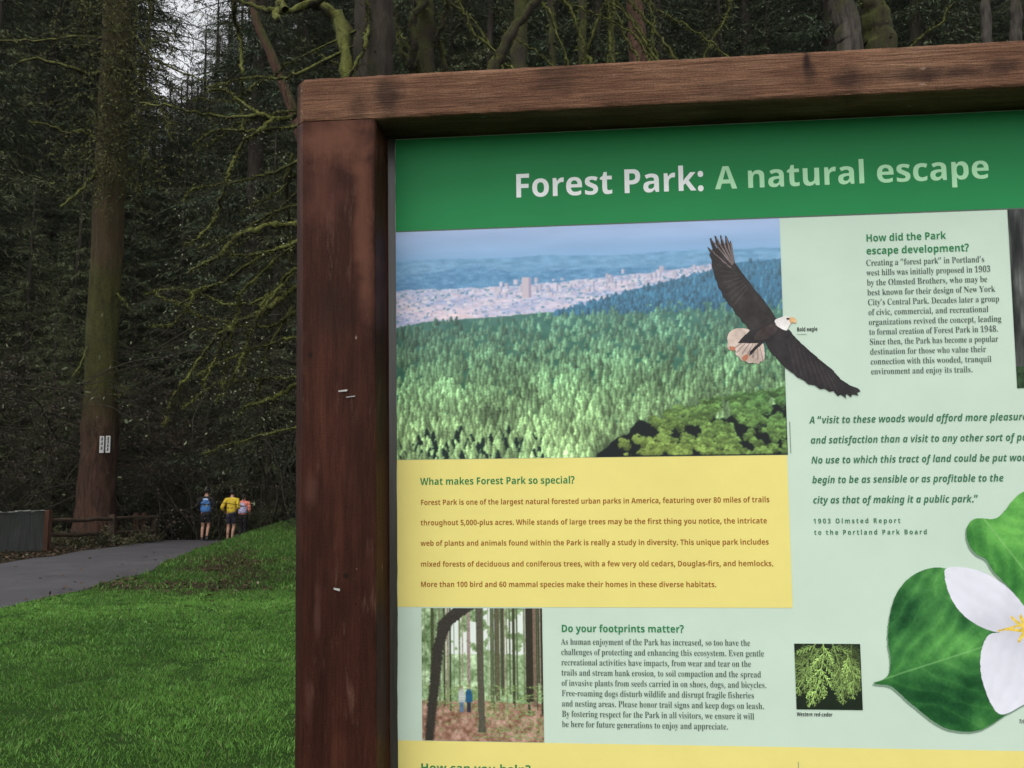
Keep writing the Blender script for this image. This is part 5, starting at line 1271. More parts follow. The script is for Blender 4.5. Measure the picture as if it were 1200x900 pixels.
  'i': [198,[119,457,101,460,82,457,67,446,57,431,53,412,57,394,67,379,82,368,101,365,119,368,134,379,145,394,148,412,145,431,134,446],[145,307,24,307,23,296,45,291,54,273,55,56,48,24,21,14,21,3,177,3,177,14,152,24,146,46]],
  'j': [210,[72,380,88,370,106,366,125,370,140,380,151,396,154,414,151,432,140,448,125,458,106,462,88,458,73,448,62,432,59,414,62,395],[156,307,25,307,25,297,44,294,58,286,66,262,66,-68,57,-109,42,-119,21,-119,9,-110,8,-103,23,-70,17,-46,1,-34,-15,-32,-31,-34,-42,-42,-50,-54,-53,-70,-46,-96,-28,-118,1,-132,36,-137,87,-130,124,-108,148,-72,156,-21]],
  'k': [359,[24,452,23,442,39,439,50,431,55,409,55,56,48,24,20,13,20,3,177,3,177,14,152,24,145,46,145,136,163,152,240,41,240,23,227,14,214,13,214,3,373,3,373,14,358,18,344,32,218,209,289,276,307,287,342,296,342,307,208,307,208,296,236,292,244,287,247,278,242,262,145,161,145,452]],
  'l': [199,[145,452,23,452,23,442,39,439,50,431,55,408,55,56,48,24,21,14,21,3,177,3,177,14,152,24,146,46]],
  'm': [554,[533,3,533,13,519,16,508,24,501,46,501,211,495,257,480,290,454,309,418,315,390,312,366,301,343,284,320,256,307,284,290,302,267,312,237,315,213,312,190,302,168,286,143,256,143,307,22,307,22,297,37,294,48,286,55,263,55,56,47,24,21,13,21,3,174,3,174,14,160,17,150,25,144,46,143,236,169,265,199,274,218,271,228,259,235,217,234,46,227,24,216,16,202,13,202,3,353,3,353,13,339,16,328,24,322,46,321,238,348,265,377,274,396,271,406,259,413,217,412,46,405,24,394,16,380,13,380,3]],
  'n': [381,[360,3,360,13,340,19,329,37,327,211,322,257,306,290,280,309,243,315,216,312,192,303,170,287,145,259,145,307,22,307,22,297,37,294,48,286,55,263,55,56,47,24,21,13,21,3,177,3,177,13,163,16,152,24,145,46,145,236,172,265,203,274,221,271,232,259,238,217,236,38,230,24,220,16,205,13,205,3]],
  'o': [336,[209,-2,259,24,295,70,313,131,309,199,285,256,244,295,189,314,128,310,76,283,40,237,23,177,26,110,50,54,92,14,147,-6],[169,302,194,294,210,272,220,228,223,154,220,81,212,38,194,16,169,8,143,16,126,38,117,81,114,154,117,228,126,272,142,294]],
  'p': [371,[22,307,22,297,49,285,55,257,55,-64,52,-107,42,-120,20,-126,20,-136,194,-136,194,-126,166,-120,155,-112,149,-100,145,-70,145,40,166,16,184,3,227,-7,260,-2,302,26,332,73,343,114,346,182,332,240,314,272,291,296,247,315,204,313,182,302,162,285,140,253,140,307],[179,28,154,49,145,68,145,236,169,270,199,281,227,273,244,249,255,183,255,125,248,76,234,44,211,27]],
  'q': [364,[317,317,310,317,257,278,234,295,192,314,170,316,130,310,95,294,65,268,34,213,24,168,27,102,38,65,68,23,109,-2,142,-6,185,3,227,36,224,-103,209,-120,178,-126,178,-136,351,-136,351,-126,336,-123,324,-115,317,-94],[179,298,200,294,215,283,224,266,227,67,221,50,209,37,179,26,148,35,128,59,117,99,114,156,117,218,128,262,148,289]],
  'r': [287,[21,3,194,3,194,13,157,23,147,45,149,221,166,252,189,263,205,256,234,227,256,226,270,232,284,249,286,266,283,286,273,302,257,312,233,315,200,306,167,278,143,241,143,307,24,307,23,296,44,291,54,274,55,56,48,24,21,14]],
  's': [288,[39,-6,49,-6,58,7,73,12,137,-6,173,-5,211,8,238,35,252,72,254,95,250,126,239,150,206,178,119,225,108,236,102,259,109,282,121,293,139,298,162,298,198,279,218,255,230,225,241,225,241,316,232,316,225,306,213,302,152,315,119,314,82,301,55,274,42,240,40,220,49,182,78,151,174,98,193,73,195,58,187,31,173,19,152,12,125,13,97,26,84,37,64,66,51,102,39,102]],
  't': [228,[141,421,131,421,90,367,23,298,23,282,51,282,51,71,56,36,61,23,78,4,123,-6,154,-2,180,12,202,35,218,65,207,70,191,47,168,37,150,44,144,56,141,282,204,282,204,307,141,307]],
  'u': [375,[14,307,14,297,37,290,47,269,50,72,59,34,78,8,110,-5,159,-4,196,13,231,49,231,-6,299,10,357,16,357,27,329,37,321,59,321,307,192,307,192,297,218,290,229,270,231,65,206,40,177,33,154,39,144,50,139,65,139,307]],
  'v': [306,[144,-7,158,-7,266,265,280,286,302,297,302,307,206,307,206,297,233,291,242,283,244,268,185,114,126,274,134,292,161,297,161,307,0,307,0,296,20,288,33,268]],
  'w': [435,[124,-7,138,-7,223,206,291,-7,302,-7,412,267,426,291,442,297,442,307,359,307,359,297,385,289,390,271,336,132,292,274,301,291,320,296,320,307,171,307,171,298,188,294,195,287,214,235,166,119,112,271,115,289,135,296,135,307,-8,307,-8,296,5,290,17,272]],
  'y': [300,[296,307,206,307,206,296,235,289,240,267,185,110,126,270,130,290,159,296,159,307,-2,307,-3,296,18,290,33,266,144,-4,125,-62,108,-87,93,-100,75,-98,69,-62,56,-48,27,-43,7,-55,-3,-76,-3,-96,5,-115,21,-129,52,-137,85,-132,111,-115,127,-94,151,-45,261,256,280,288,296,296]],
  'z': [293,[16,3,265,3,273,104,262,104,236,53,211,33,175,23,120,22,272,292,272,307,34,307,29,219,41,219,61,264,82,281,110,289,173,290,16,13]]}}
_cache = {}


def glyph(st, ch):
    k = st + ch
    if k not in _cache:
        g = GL[st][ch]; adv = g[0]
        loops = [[(v[i], v[i + 1]) for i in range(0, len(v), 2)] for v in g[1:]]
        flatp = [p for l in loops for p in l]
        tris = []; o_ = 0
        for grp in ([[l] for l in loops] if ch in '?:ij' else [loops]):          # separate dots are filled on their own
            tris += [[i + o_ for i in x] for x in tessellate_polygon([[Vector((a, b, 0)) for a, b in l] for l in grp])]
            o_ += sum(len(l) for l in grp)
        _cache[k] = (adv, np.array(flatp, float) / 1000, np.array([list(x) for x in tris]))
    a, v, t_ = _cache[k]
    return a / 1000, v, t_


def shape(st, text, track=0):
    x = 0; V = []; T_ = []; n = 0; mx = 0
    for ch in text:
        if ch == ' ': x += (.18 if st != 'serif' else .17) + track; continue
        flip = False; dz = 0
        if ch in '\u2019\u201d\u201c':
            a, v, t_ = glyph(st, ','); rep = 1 if ch == '\u2019' else 2
            v = v.copy(); v[:, 1] += CAP[st] * .86
            if ch == '\u201c':
                c_ = (v.max(0) + v.min(0)) / 2; v = 2 * c_ - v
            for r_ in range(rep):
                V.append(v + [x + r_ * .15, 0]); T_.append(t_ + n); n += len(v); mx = (v[:, 0] + x + r_ * .15).max()
            x += a + .15 * (rep - 1) + track; continue
        a, v, t_ = glyph(st, ch)
        V.append(v + [x, 0]); T_.append(t_ + n); n += len(v); mx = (v[:, 0] + x).max(); x += a + track
    return np.vstack(V), np.vstack(T_), mx


CAP = {k: max(max(v[1::2]) for v in GL[k]['F'][1:]) / 1000 for k in ('sans', 'serif')}
CAP['ital'] = max(max(v[1::2]) for v in GL['ital']['N'][1:]) / 1000


def text_block(name, st, lines, cap, mat, k=2, track=0, thin=1.0):
    """lines: (text, x px, baseline px, right end px or None); cap: capital height in px. Laid out in panel metres."""
    m = MB(); ratio = None
    for (s, px, py, ex) in lines:
        p = pn(px, py); dl = pn(px, py - cap)[1] - p[1]
        V, T_, mx = shape(st, s, track)
        em = dl / CAP[st]
        if ex is not None:
            ey = py
            for _ in range(4): ey += (pn(ex, ey)[1] - p[1]) / (pn(ex, ey)[1] - pn(ex, ey + 1)[1])
            sx = (pn(ex, ey)[0] - p[0]) / mx; ratio = sx / em
        else: sx = ratio * em
        x = p[0] + V[:, 0] * sx; z = p[1] + V[:, 1] * em
        m.add(np.stack([x, np.full(len(x), LAY(k)), z], -1), T_, smooth=False)
    return m.build(name, mat, panel)


ink_white = print_mat('white_ink', lin((240, 244, 240))); ink_mint = print_mat('mint_ink', lin((180, 228, 182)))
ink_green = print_mat('green_ink', lin((40, 122, 72))); ink_dkgreen = print_mat('dark_green_ink', lin((58, 112, 78)))
ink_brown = print_mat('brown_ink', lin((150, 96, 40))); ink_grey = print_mat('grey_ink', lin((80, 94, 84))); ink_black = print_mat('black_ink', lin((36, 40, 38)))
text_block('title_text', 'sans', [('Forest Park:', 602, 231.8, 824.5)], 27.5, ink_white)
text_block('title_text', 'sans', [('A natural escape', 838, 222.0, 1159)], 26.5, ink_mint)
text_block('heading_text', 'sans', [('How did the Park', 1014.5, 283.2, 1108.6), ('escape development?', 1015, 298.2, 1135.5)], 8.4, ink_green)
L12 = ('Creating a \u201cforest park\u201d in Portland\u2019s|west hills was initially proposed in 1903|by the Olmsted Brothers, who may be|best known for their design of New York|City\u2019s Central Park. Decades later a group|of civic, commercial, and recreational|organizations revived the concept, leading|to formal creation of Forest Park in 1948.|Since then, the Park has become a popular|destination for those who value their|connection with this wooded, tranquil|environment and enjoy its trails.').split('|')
E12 = [547, 563, 555, 576, 586, 558, 592, 583, 584, 552, 566, 516]
text_block('paragraph_text', 'serif', [(s, 1014.8 + i * .52, 311.5 + i * 11.56, 910 + E12[i] * .4448) for i, s in enumerate(L12)], 7.0, ink_grey)
text_block('quote_text', 'ital', [('begin to be as sensible or as profitable to the', 951.6, 566.3, 1176), ('A \u201cvisit to these woods would afford more pleasure', 948.7, 496.3, None), ('and satisfaction than a visit to any other sort of park.', 949.8, 519.8, None), ('No use to which this tract of land could be put would', 950.6, 543.2, None), ('city as that of making it a public park.\u201d', 952.6, 590.0, 1146)], 8.2, ink_dkgreen)
text_block('credit_text', 'sans', [('1903 Olmsted Report', 953, 613.3, 1055), ('to the Portland Park Board', 954, 626.6, 1086)], 5.6, ink_dkgreen, track=.16)
text_block('heading_text', 'sans', [('What makes Forest Park so special?', 492.5, 568.3, 673.4)], 8.2, ink_green)
L5 = ('Forest Park is one of the largest natural forested urban parks in America, featuring over 80 miles of trails|throughout 5,000-plus acres. While stands of large trees may be the first thing you notice, the intricate|web of plants and animals found within the Park is really a study in diversity. This unique park includes|mixed forests of deciduous and coniferous trees, with a few very old cedars, Douglas-firs, and hemlocks.|More than 100 bird and 60 mammal species make their homes in these diverse habitats.').split('|')
text_block('paragraph_text', 'sans', [(s, 492.8, y, e_) for s, y, e_ in zip(L5, (591.8, 615.6, 639.6, 664, 687.7), (901.6, 898.7, 900.8, 906.2, 839.3))], 6.2, ink_brown)
text_block('heading_text', 'sans', [('Do your footprints matter?', 657.5, 740.4, 801.3)], 8.4, ink_green)
L9 = ('As human enjoyment of the Park has increased, so too have the|challenges of protecting and enhancing this ecosystem. Even gentle|recreational activities have impacts, from wear and tear on the|trails and stream bank erosion, to soil compaction and the spread|of invasive plants from seeds carried in on shoes, dogs, and bicycles.|Free-roaming dogs disturb wildlife and disrupt fragile fisheries|and nesting areas. Please honor trail signs and keep dogs on leash.|By fostering respect for the Park in all visitors, we ensure it will|be here for future generations to enjoy and appreciate.').split('|')
text_block('paragraph_text', 'serif', [(s, 657.4 + .15 * i, 755.3 + 12.06 * i, e_) for i, (s, e_) in enumerate(zip(L9, (879, 895.2, 880, 891.8, 898, 883.5, 895.2, 883.8, 853)))], 7.2, ink_grey)
text_block('heading_text', 'sans', [('How can you help?', 492.5, 904.0, 622)], 9.6, ink_green)
text_block('caption_text', 'sans', [('Bald eagle', 933.8, 388.3, 957.8)], 4.6, ink_black)
text_block('caption_text', 'ital', [('Western red-cedar', 933.6, 839.0, 975.6), ('Trillium', 1194, 847.5, 1212)], 4.6, ink_black)
a_, b_ = pn(934, 392), pn(945, 391)
flat('caption_rule', [rect(a_[0], a_[1] - .0003, b_[0], a_[1] + .0003), rect(pn(935, 893)[0], zpB + .05, pn(935, 893)[0] + .0009, pn(935, 892.5)[1]), rect(pn(925, 500)[0], pn(925, 531)[1], pn(925, 500)[0] + .0011, pn(924.5, 494)[1])], print_mat('fine_grey_ink', lin((120, 138, 122))), 2)

# ---- printed pictures, painted into vertex colours
m_photo = attr_mat('photo_print', .42, .28, .05, 9)


def grid_picture(name, img, corners, k, alpha=None):
    """img: H x W x 3 sRGB, first row on top; corners in panel metres: x0, z0 (bottom), x1, z1 (top)"""
    H, W = img.shape[:2]; x0, z0, x1, z1 = corners
    X, Z = np.meshgrid(np.linspace(x0, x1, W), np.linspace(z1, z0, H))
    v = np.stack([X, np.full_like(X, LAY(k)), Z], -1).reshape(-1, 3)
    i = np.arange(H - 1)[:, None] * W; j = np.arange(W - 1)[None]
    q = np.stack([i + W + j, i + W + j + 1, i + j + 1, i + j], -1).reshape(-1, 4)
    col = lin(np.clip(img, 0, 255)).reshape(-1, 3)
    if alpha is not None:
        a = alpha.reshape(-1) > .5
        q = q[a[q].sum(1) >= 3]
        used = np.zeros(len(v), bool); used[q.ravel()] = True
        remap = np.cumsum(used) - 1
        v = v[used]; col = col[used]; q = remap[q]
    m = MB(); m.add(v, q, 0, col, smooth=False)
    return m.build(name, m_photo, panel)


def poly_mask(W, H, pts):
    yy, xx = np.mgrid[0:H, 0:W] + .0
    m = np.zeros((H, W), bool); n = len(pts)
    for i in range(n):
        (x1, y1), (x2, y2) = pts[i], pts[(i + 1) % n]
        if y1 == y2: continue
        c_ = ((y1 > yy) != (y2 > yy)) & (xx < (x2 - x1) * (yy - y1) / (y2 - y1) + x1)
        m ^= c_
    return m


def smooth_poly(pts, it=2):
    p = np.array(pts, float)
    for _ in range(it):
        q = np.roll(p, -1, 0); p = np.stack([p * .75 + q * .25, p * .25 + q * .75], 1).reshape(-1, 2)
    return p


def col(c): return np.array(c, float)


def forest_photo(W=600, H=360):
    r_ = np.random.default_rng(5)
    yy, xx = np.mgrid[0:H, 0:W]; X = xx / (W - 1); Y = yy / (H - 1)
    img = np.zeros((H, W, 3))
    k = np.clip(Y / .16, 0, 1)[..., None]
    cl = fbm(X * 6, Y * 22, 4, 3)[..., None]
    img[:] = col((172, 184, 226)) * (1 - k) + col((112, 160, 206)) * k + (cl - .5) * 26
    hill = .125 + .03 * fbm(X * 5, X * 0, 3, 8) - .02 * X
    img = np.where((Y > hill)[..., None], col((96, 146, 186)) + (fbm(X * 40, Y * 90, 3, 4)[..., None] - .5) * 60, img)
    h2 = .185 - .035 * np.exp(-((X - .2) / .07) ** 2) + .015 * fbm(X * 9, X * 0, 3, 18)
    img = np.where((Y > h2)[..., None], col((70, 124, 168)) + (fbm(X * 60, Y * 120, 3, 14)[..., None] - .5) * 70, img)
    sp_ = (r_.random((H, W)) > .965) & (Y > .14) & (Y < .27)
    img[sp_] = img[sp_] * .4 + col((205, 205, 225)) * .6
    ctop = np.interp(X, [0, .33, .66, .82, 1], [.262, .255, .215, .19, .185]) + .01 * (fbm(X * 50, X * 0, 2, 6) - .5)
    cb = col((206, 190, 212)) + (fbm(X * 70, Y * 150, 3, 7)[..., None] - .5) * 70 + (fbm(X * 12, Y * 60, 3, 27)[..., None] - .5) * np.array([-150, -80, -20])
    img = np.where((Y > ctop)[..., None], cb, img)
    for _ in range(1500):
        x = int(r_.integers(0, W)); c0 = np.interp(x / W, [0, .33, .66, .82, 1], [.262, .255, .215, .19, .185])
        y = int((c0 + r_.random() ** 1.3 * .17) * H); w_ = int(r_.integers(2, 7)); h_ = int(r_.integers(1, 4))
        img[y:y + h_, x:x + w_] = [(228, 206, 214), (240, 224, 222), (150, 160, 192), (120, 146, 182), (196, 170, 190), (92, 130, 150)][r_.integers(0, 6)]
    for _ in range(70):
        x = int(r_.uniform(.2, .84) * W); c0 = np.interp(x / W, [0, .33, .66, .82, 1], [.262, .255, .215, .19, .185])
        y = int((c0 + r_.uniform(-.005, .06)) * H); w_ = int(r_.integers(3, 7)); h_ = int(r_.integers(3, 10))
        img[y - h_:y, x:x + w_] = col((222, 200, 208)) * r_.uniform(.85, 1.06); img[y - h_:y, x + w_:x + w_ + 2] = (150, 138, 172)
    x = int(.335 * W); img[int(.222 * H):int(.31 * H), x:x + 11] = (214, 182, 186); img[int(.222 * H):int(.31 * H), x + 11:x + 15] = (160, 134, 160)
    # wooded ground
    ridge = np.interp(X, [0, .43, .6, .7, .82, .9, 1], [9, .385, .30, .262, .215, .185, .175]) + .012 * (fbm(X * 30, X * 0, 3, 2) - .5)
    img = np.where((Y > ridge)[..., None], col((38, 92, 126)), img)
    main = np.interp(X, [0, .1, .33, .5, .65, 1], [.425, .40, .385, .365, .345, .355]) + .014 * (fbm(X * 14, X * 0, 3, 12) - .5)
    img = np.where((Y > main)[..., None], col((52, 98, 78)) + (fbm(X * 50, Y * 50, 2, 71)[..., None] - .5) * 40, img)
    T_ = []
    for _ in range(900):
        x = r_.uniform(.42, 1.0); y0 = np.interp(x, [.42, .43, .6, .7, .82, .9, 1], [.385, .385, .30, .262, .215, .185, .175])
        y = y0 + r_.random() * max(.0, .385 - y0) + .01; T_.append((y, x, 1))
    for _ in range(4600):
        x = r_.random(); y0 = np.interp(x, [0, .1, .33, .5, .65, 1], [.425, .40, .385, .365, .345, .355])
        y = y0 + .012 + r_.random() ** .8 * (1.08 - y0); T_.append((y, x, 0))
    T_.sort()
    for (y, x, kind) in T_:
        if not kind and x > .44 and y > .085 + np.interp(x, [.44, .5, .56, .62, .7, .8, .86, 1], [1.05, .97, .885, .82, .79, .80, .79, .74]): continue
        hp = (6 + 7 * y) if kind else (6 + 26 * max(0, y - .3)); hp *= r_.uniform(.6, 1.35)
        if kind: base = col((54, 116, 150)) * r_.uniform(.62, 1.12)
        else:
            k = np.clip((y - .36) / .6, 0, 1); k2 = fbm(x * 7, y * 7, 3, 44)
            base = (col((94, 148, 112)) * (1 - k) + col((170, 208, 142)) * k) * (r_.uniform(.66, 1.16) * (.55 + .88 * k2))
        if not kind and y > .93 and x < .4 and r_.random() < .16: base = col((20, 40, 36))
        bx, by = x * W, y * H; sh_ = r_.uniform(-.15, .15)
        for q in range(int(hp)):
            yq = int(by - hp + q)
            if 0 <= yq < H:
                hw = (.38 * (q + 1) ** .93 if not kind else .3 * (q + 1)) * (r_.uniform(.45, 1.3) if q % 3 else 1.25) + .4
                xa, xm, xb = int(bx - hw), int(bx + hw * (.15 + sh_)), int(bx + hw) + 1
                kq = (.82 + .3 * r_.random()) * (1.08 - .25 * q / hp)
                if xb > 0 and xa < W:
                    img[yq, max(0, xa):max(0, xm)] = base * 1.12 * kq; img[yq, max(0, xm):max(0, xb)] = base * .76 * kq
    # dark hollow and broadleaf trees in the lower right
    e = np.interp(X, [.44, .5, .56, .62, .7, .8, .86, 1], [1.05, .97, .885, .82, .79, .80, .79, .74])
    mk = (Y > e + .05 + .05 * (fbm(X * 30, Y * 20, 3, 3) - .5)) & (X > .45)
    img[mk] = (16, 24, 24)
    B_ = [(r_.uniform(.64, 1.02), r_.uniform(.72, 1.03)) for _ in range(1500)] + [(r_.uniform(.52, .66), r_.uniform(.86, 1.02)) for _ in range(60)]
    B_.sort(key=lambda b: b[1])
    for (x, y) in B_:
        if fbm(x * 26, y * 18, 2, 61) < .43: continue
        if y < np.interp(x, [.52, .62, .66, .75, .9, 1], [.97, .90, .84, .78, .74, .72]): continue
        rad = r_.uniform(3, 7.5); k = np.clip((1 - x) * 1.2 + (y - .8) * 2.2, 0, 1)
        base = (col((104, 152, 84)) * (1 - k) + col((160, 180, 86)) * k) * r_.uniform(.55, 1.12)
        x0, x1, y0, y1 = int(x * W - rad), int(x * W + rad), int(y * H - rad), int(y * H + rad)
        for _q in range(34):
            a = r_.uniform(0, 6.28); d_ = rad * r_.random() ** .5
            cx_, cy_ = x * W + d_ * math.cos(a), y * H + d_ * math.sin(a) * .8; s_ = int(r_.integers(1, 3))
            if 0 <= cx_ < W - 3 and 0 <= cy_ < H - 3:
                img[int(cy_):int(cy_) + s_, int(cx_):int(cx_) + s_ + 1] = base * (1.15 - .5 * (cy_ - y0) / (2 * rad)) * r_.uniform(.8, 1.1)
    for ax in (0, 1):
        img = img * .5 + (np.roll(img, 1, ax) + np.roll(img, -1, ax)) * .25
    hz = (.34 * sstep(.75, .15, Y))[..., None]                        # the pale air of the printed view
    return img * (1 - hz) + col((158, 190, 214)) * hz


zp1, zp0 = zban - .0019, zy1
img = forest_photo()
grid_picture('forest_photograph', img, (xp0, zp0 + .0002, pn(918.5, 400)[0], zp1), 2)


def trail_photo(W=220, H=240):
    r_ = np.random.default_rng(9)
    yy, xx = np.mgrid[0:H, 0:W]; X = xx / W; Y = yy / H
    n1 = fbm(X * 14, Y * 14, 4, 1)[..., None]
    img = col((140, 166, 122)) + (n1 - .45) * 170 * (1 - .4 * Y[..., None]) + (fbm(X * 60, Y * 60, 3, 31)[..., None] - .5) * 120
    img = np.where(((Y < .35) & (n1[..., 0] > .5) & (X > .2))[..., None], col((222, 230, 222)), img)
    fl = Y > .70 + .06 * (fbm(X * 6, Y * 3, 3, 2) - .5)
    img = np.where(fl[..., None], col((158, 122, 104)) + (fbm(X * 40, Y * 40, 3, 3)[..., None] - .5) * 130, img)
    for _ in range(46):
        x = int(r_.random() * W); w_ = int(r_.integers(1, 6)); b_ = int(H * r_.uniform(.55, .8))
        c_ = [(92, 100, 74), (116, 122, 92), (60, 66, 48), (150, 136, 118)][r_.integers(0, 4)]
        img[:b_, x:x + w_] = col(c_) * (.8 + .4 * r_.random((b_, 1, 1)))
    for (x, w_, b_, c_) in ((.61, 8, .70, (92, 88, 66)), (.66, 5, .66, (70, 74, 56)), (.57, 6, .72, (96, 104, 76)), (.75, 5, .72, (64, 66, 46)), (.86, 15, .70, (50, 46, 36)), (.92, 6, .74, (120, 100, 84)), (.985, 9, .8, (50, 48, 38)), (.38, 6, .55, (150, 132, 124)), (.08, 6, .6, (70, 80, 50))):
        img[:int(b_ * H), int(x * W):int(x * W) + w_] = col(c_) * (.75 + .5 * r_.random((int(b_ * H), min(w_, W - int(x * W)), 1)))
    for _ in range(900):
        x, y = r_.uniform(0, 1), r_.uniform(.58, .98)
        if x < .42 and y > .76 and r_.random() < .8: continue
        L = r_.integers(4, 14); a = r_.uniform(-.9, .9)
        for q in range(L):
            xi, yi = int(x * W + q * math.cos(a)), int(y * H + q * math.sin(a) * .5 + q * q * .02)
            if 0 <= xi < W and 0 <= yi < H: img[yi, xi] = col((132, 156, 96)) * r_.uniform(.55, 1.35)
    t_ = (np.abs(X - .475 - .02 * Y) < .027 + .008 * np.clip((Y - .85) * 10, 0, 1.5)) & (Y < .93)
    img[t_] = (col((62, 60, 46)) + (r_.random((H, W, 1)) * 46))[t_]
    for k in range(H):
        y = k / H; c_ = np.interp(y, [0, .04, .12, .3, .6, 1], [.36, .30, .20, .14, .105, .06]); w_ = np.interp(y, [0, .08, .2, 1], [.09, .075, .045, .036])
        ja, jb = r_.uniform(-.008, .008, 2); xa_, xb_ = max(0, int((c_ - w_ + ja) * W)), int((c_ + w_ + jb) * W); img[k, xa_:xb_] = col((40, 36, 30)) + r_.random((xb_ - xa_, 1)) * 30
    for (x, c1, c2) in ((.335, (186, 190, 186), (96, 120, 150)), (.395, (40, 92, 130), (50, 54, 66))):
        xc = int(x * W)
        for k in range(int(.595 * H), int(.785 * H)):
            f_ = (k / H - .595) / .19; hw = 2 if f_ < .08 else (3 + 3 * min(1, (f_ - .08) * 6) if f_ < .58 else 4 - 2 * (f_ - .58))
            img[k, int(xc - hw):int(xc + hw)] = (col((170, 150, 132)) if f_ < .09 else col(c1) if f_ < .58 else col(c2)) * r_.uniform(.85, 1.1)
    for ax in (0, 1): img = img * .6 + (np.roll(img, 1, ax) + np.roll(img, -1, ax)) * .2
    return img


grid_picture('trail_photograph', trail_photo(), (pn(494.5, 790)[0], pn(560, 868.5)[1], pn(636.4, 790)[0], pn(560, 712.6)[1]), 2)


def cedar_photo(W=150, H=146):
    r_ = np.random.default_rng(2)
    img = np.zeros((H, W, 3)) + col((20, 30, 18)) + r_.random((H, W, 1)) * 14

    def frond(x, y, a, L, lev, c0):
        n = int(L)
        for q in range(n):
            x += math.cos(a); y += math.sin(a); a += r_.normal(0, .025) + (.006 if lev == 0 else 0)
            xi, yi = int(x), int(y); c_ = c0 * r_.uniform(.75, 1.25)
            w_ = (3, 2, 2)[lev]
            if 0 <= xi < W - 3 and 0 <= yi < H - 3: img[yi:yi + w_, xi:xi + w_] = c_
            if lev < 2 and q % (17 if lev == 0 else 8) == (9 if lev == 0 else 5):
                for sg in (-1, 1): frond(x + sg * lev, y, a + sg * (.62 + .1 * r_.random()), min((n - q) * .55, 40) + 3 if lev == 0 else min(10, (n - q) * .6 + 3), lev + 1, c0 * r_.uniform(.75, 1.2))
    for (x, y, a, L, k_) in ((100, -5, 1.1, 120, .55), (20, -5, 1.4, 110, .5), (128, 0, 1.5, 130, .6), (50, -5, 2.05, 150, .8), (84, -5, 1.15, 140, .85), (66, -5, 1.62, 150, 1.1), (118, 20, 1.25, 100, .95), (30, 40, 1.7, 90, .9)): frond(x, y, a, L, 0, col((132, 160, 88)) * k_)
    return img


grid_picture('cedar_photograph', cedar_photo(), (pn(931.8, 790)[0], pn(970, 831.6)[1], pn(1009.3, 790)[0], pn(970, 754.3)[1]), 2)
H_, W_ = 240, 130
yy, xx = np.mgrid[0:H_, 0:W_]
bk = fbm(xx * .13, yy * .02, 5, 3)[..., None]
img = col((38, 40, 38)) + (bk - .4) * 190 * np.array([1, 1, .95])
img = np.where((yy > 205 + 12 * fbm(xx * .1, yy * .1, 2, 4))[..., None], col((34, 60, 30)) + (fbm(xx * .3, yy * .3, 3, 6)[..., None] - .5) * 80, img)
grid_picture('bark_photograph', img, (pn(1186, 350)[0], pn(1190, 455)[1], pn(1186, 350)[0] + .13, zp1), 2)


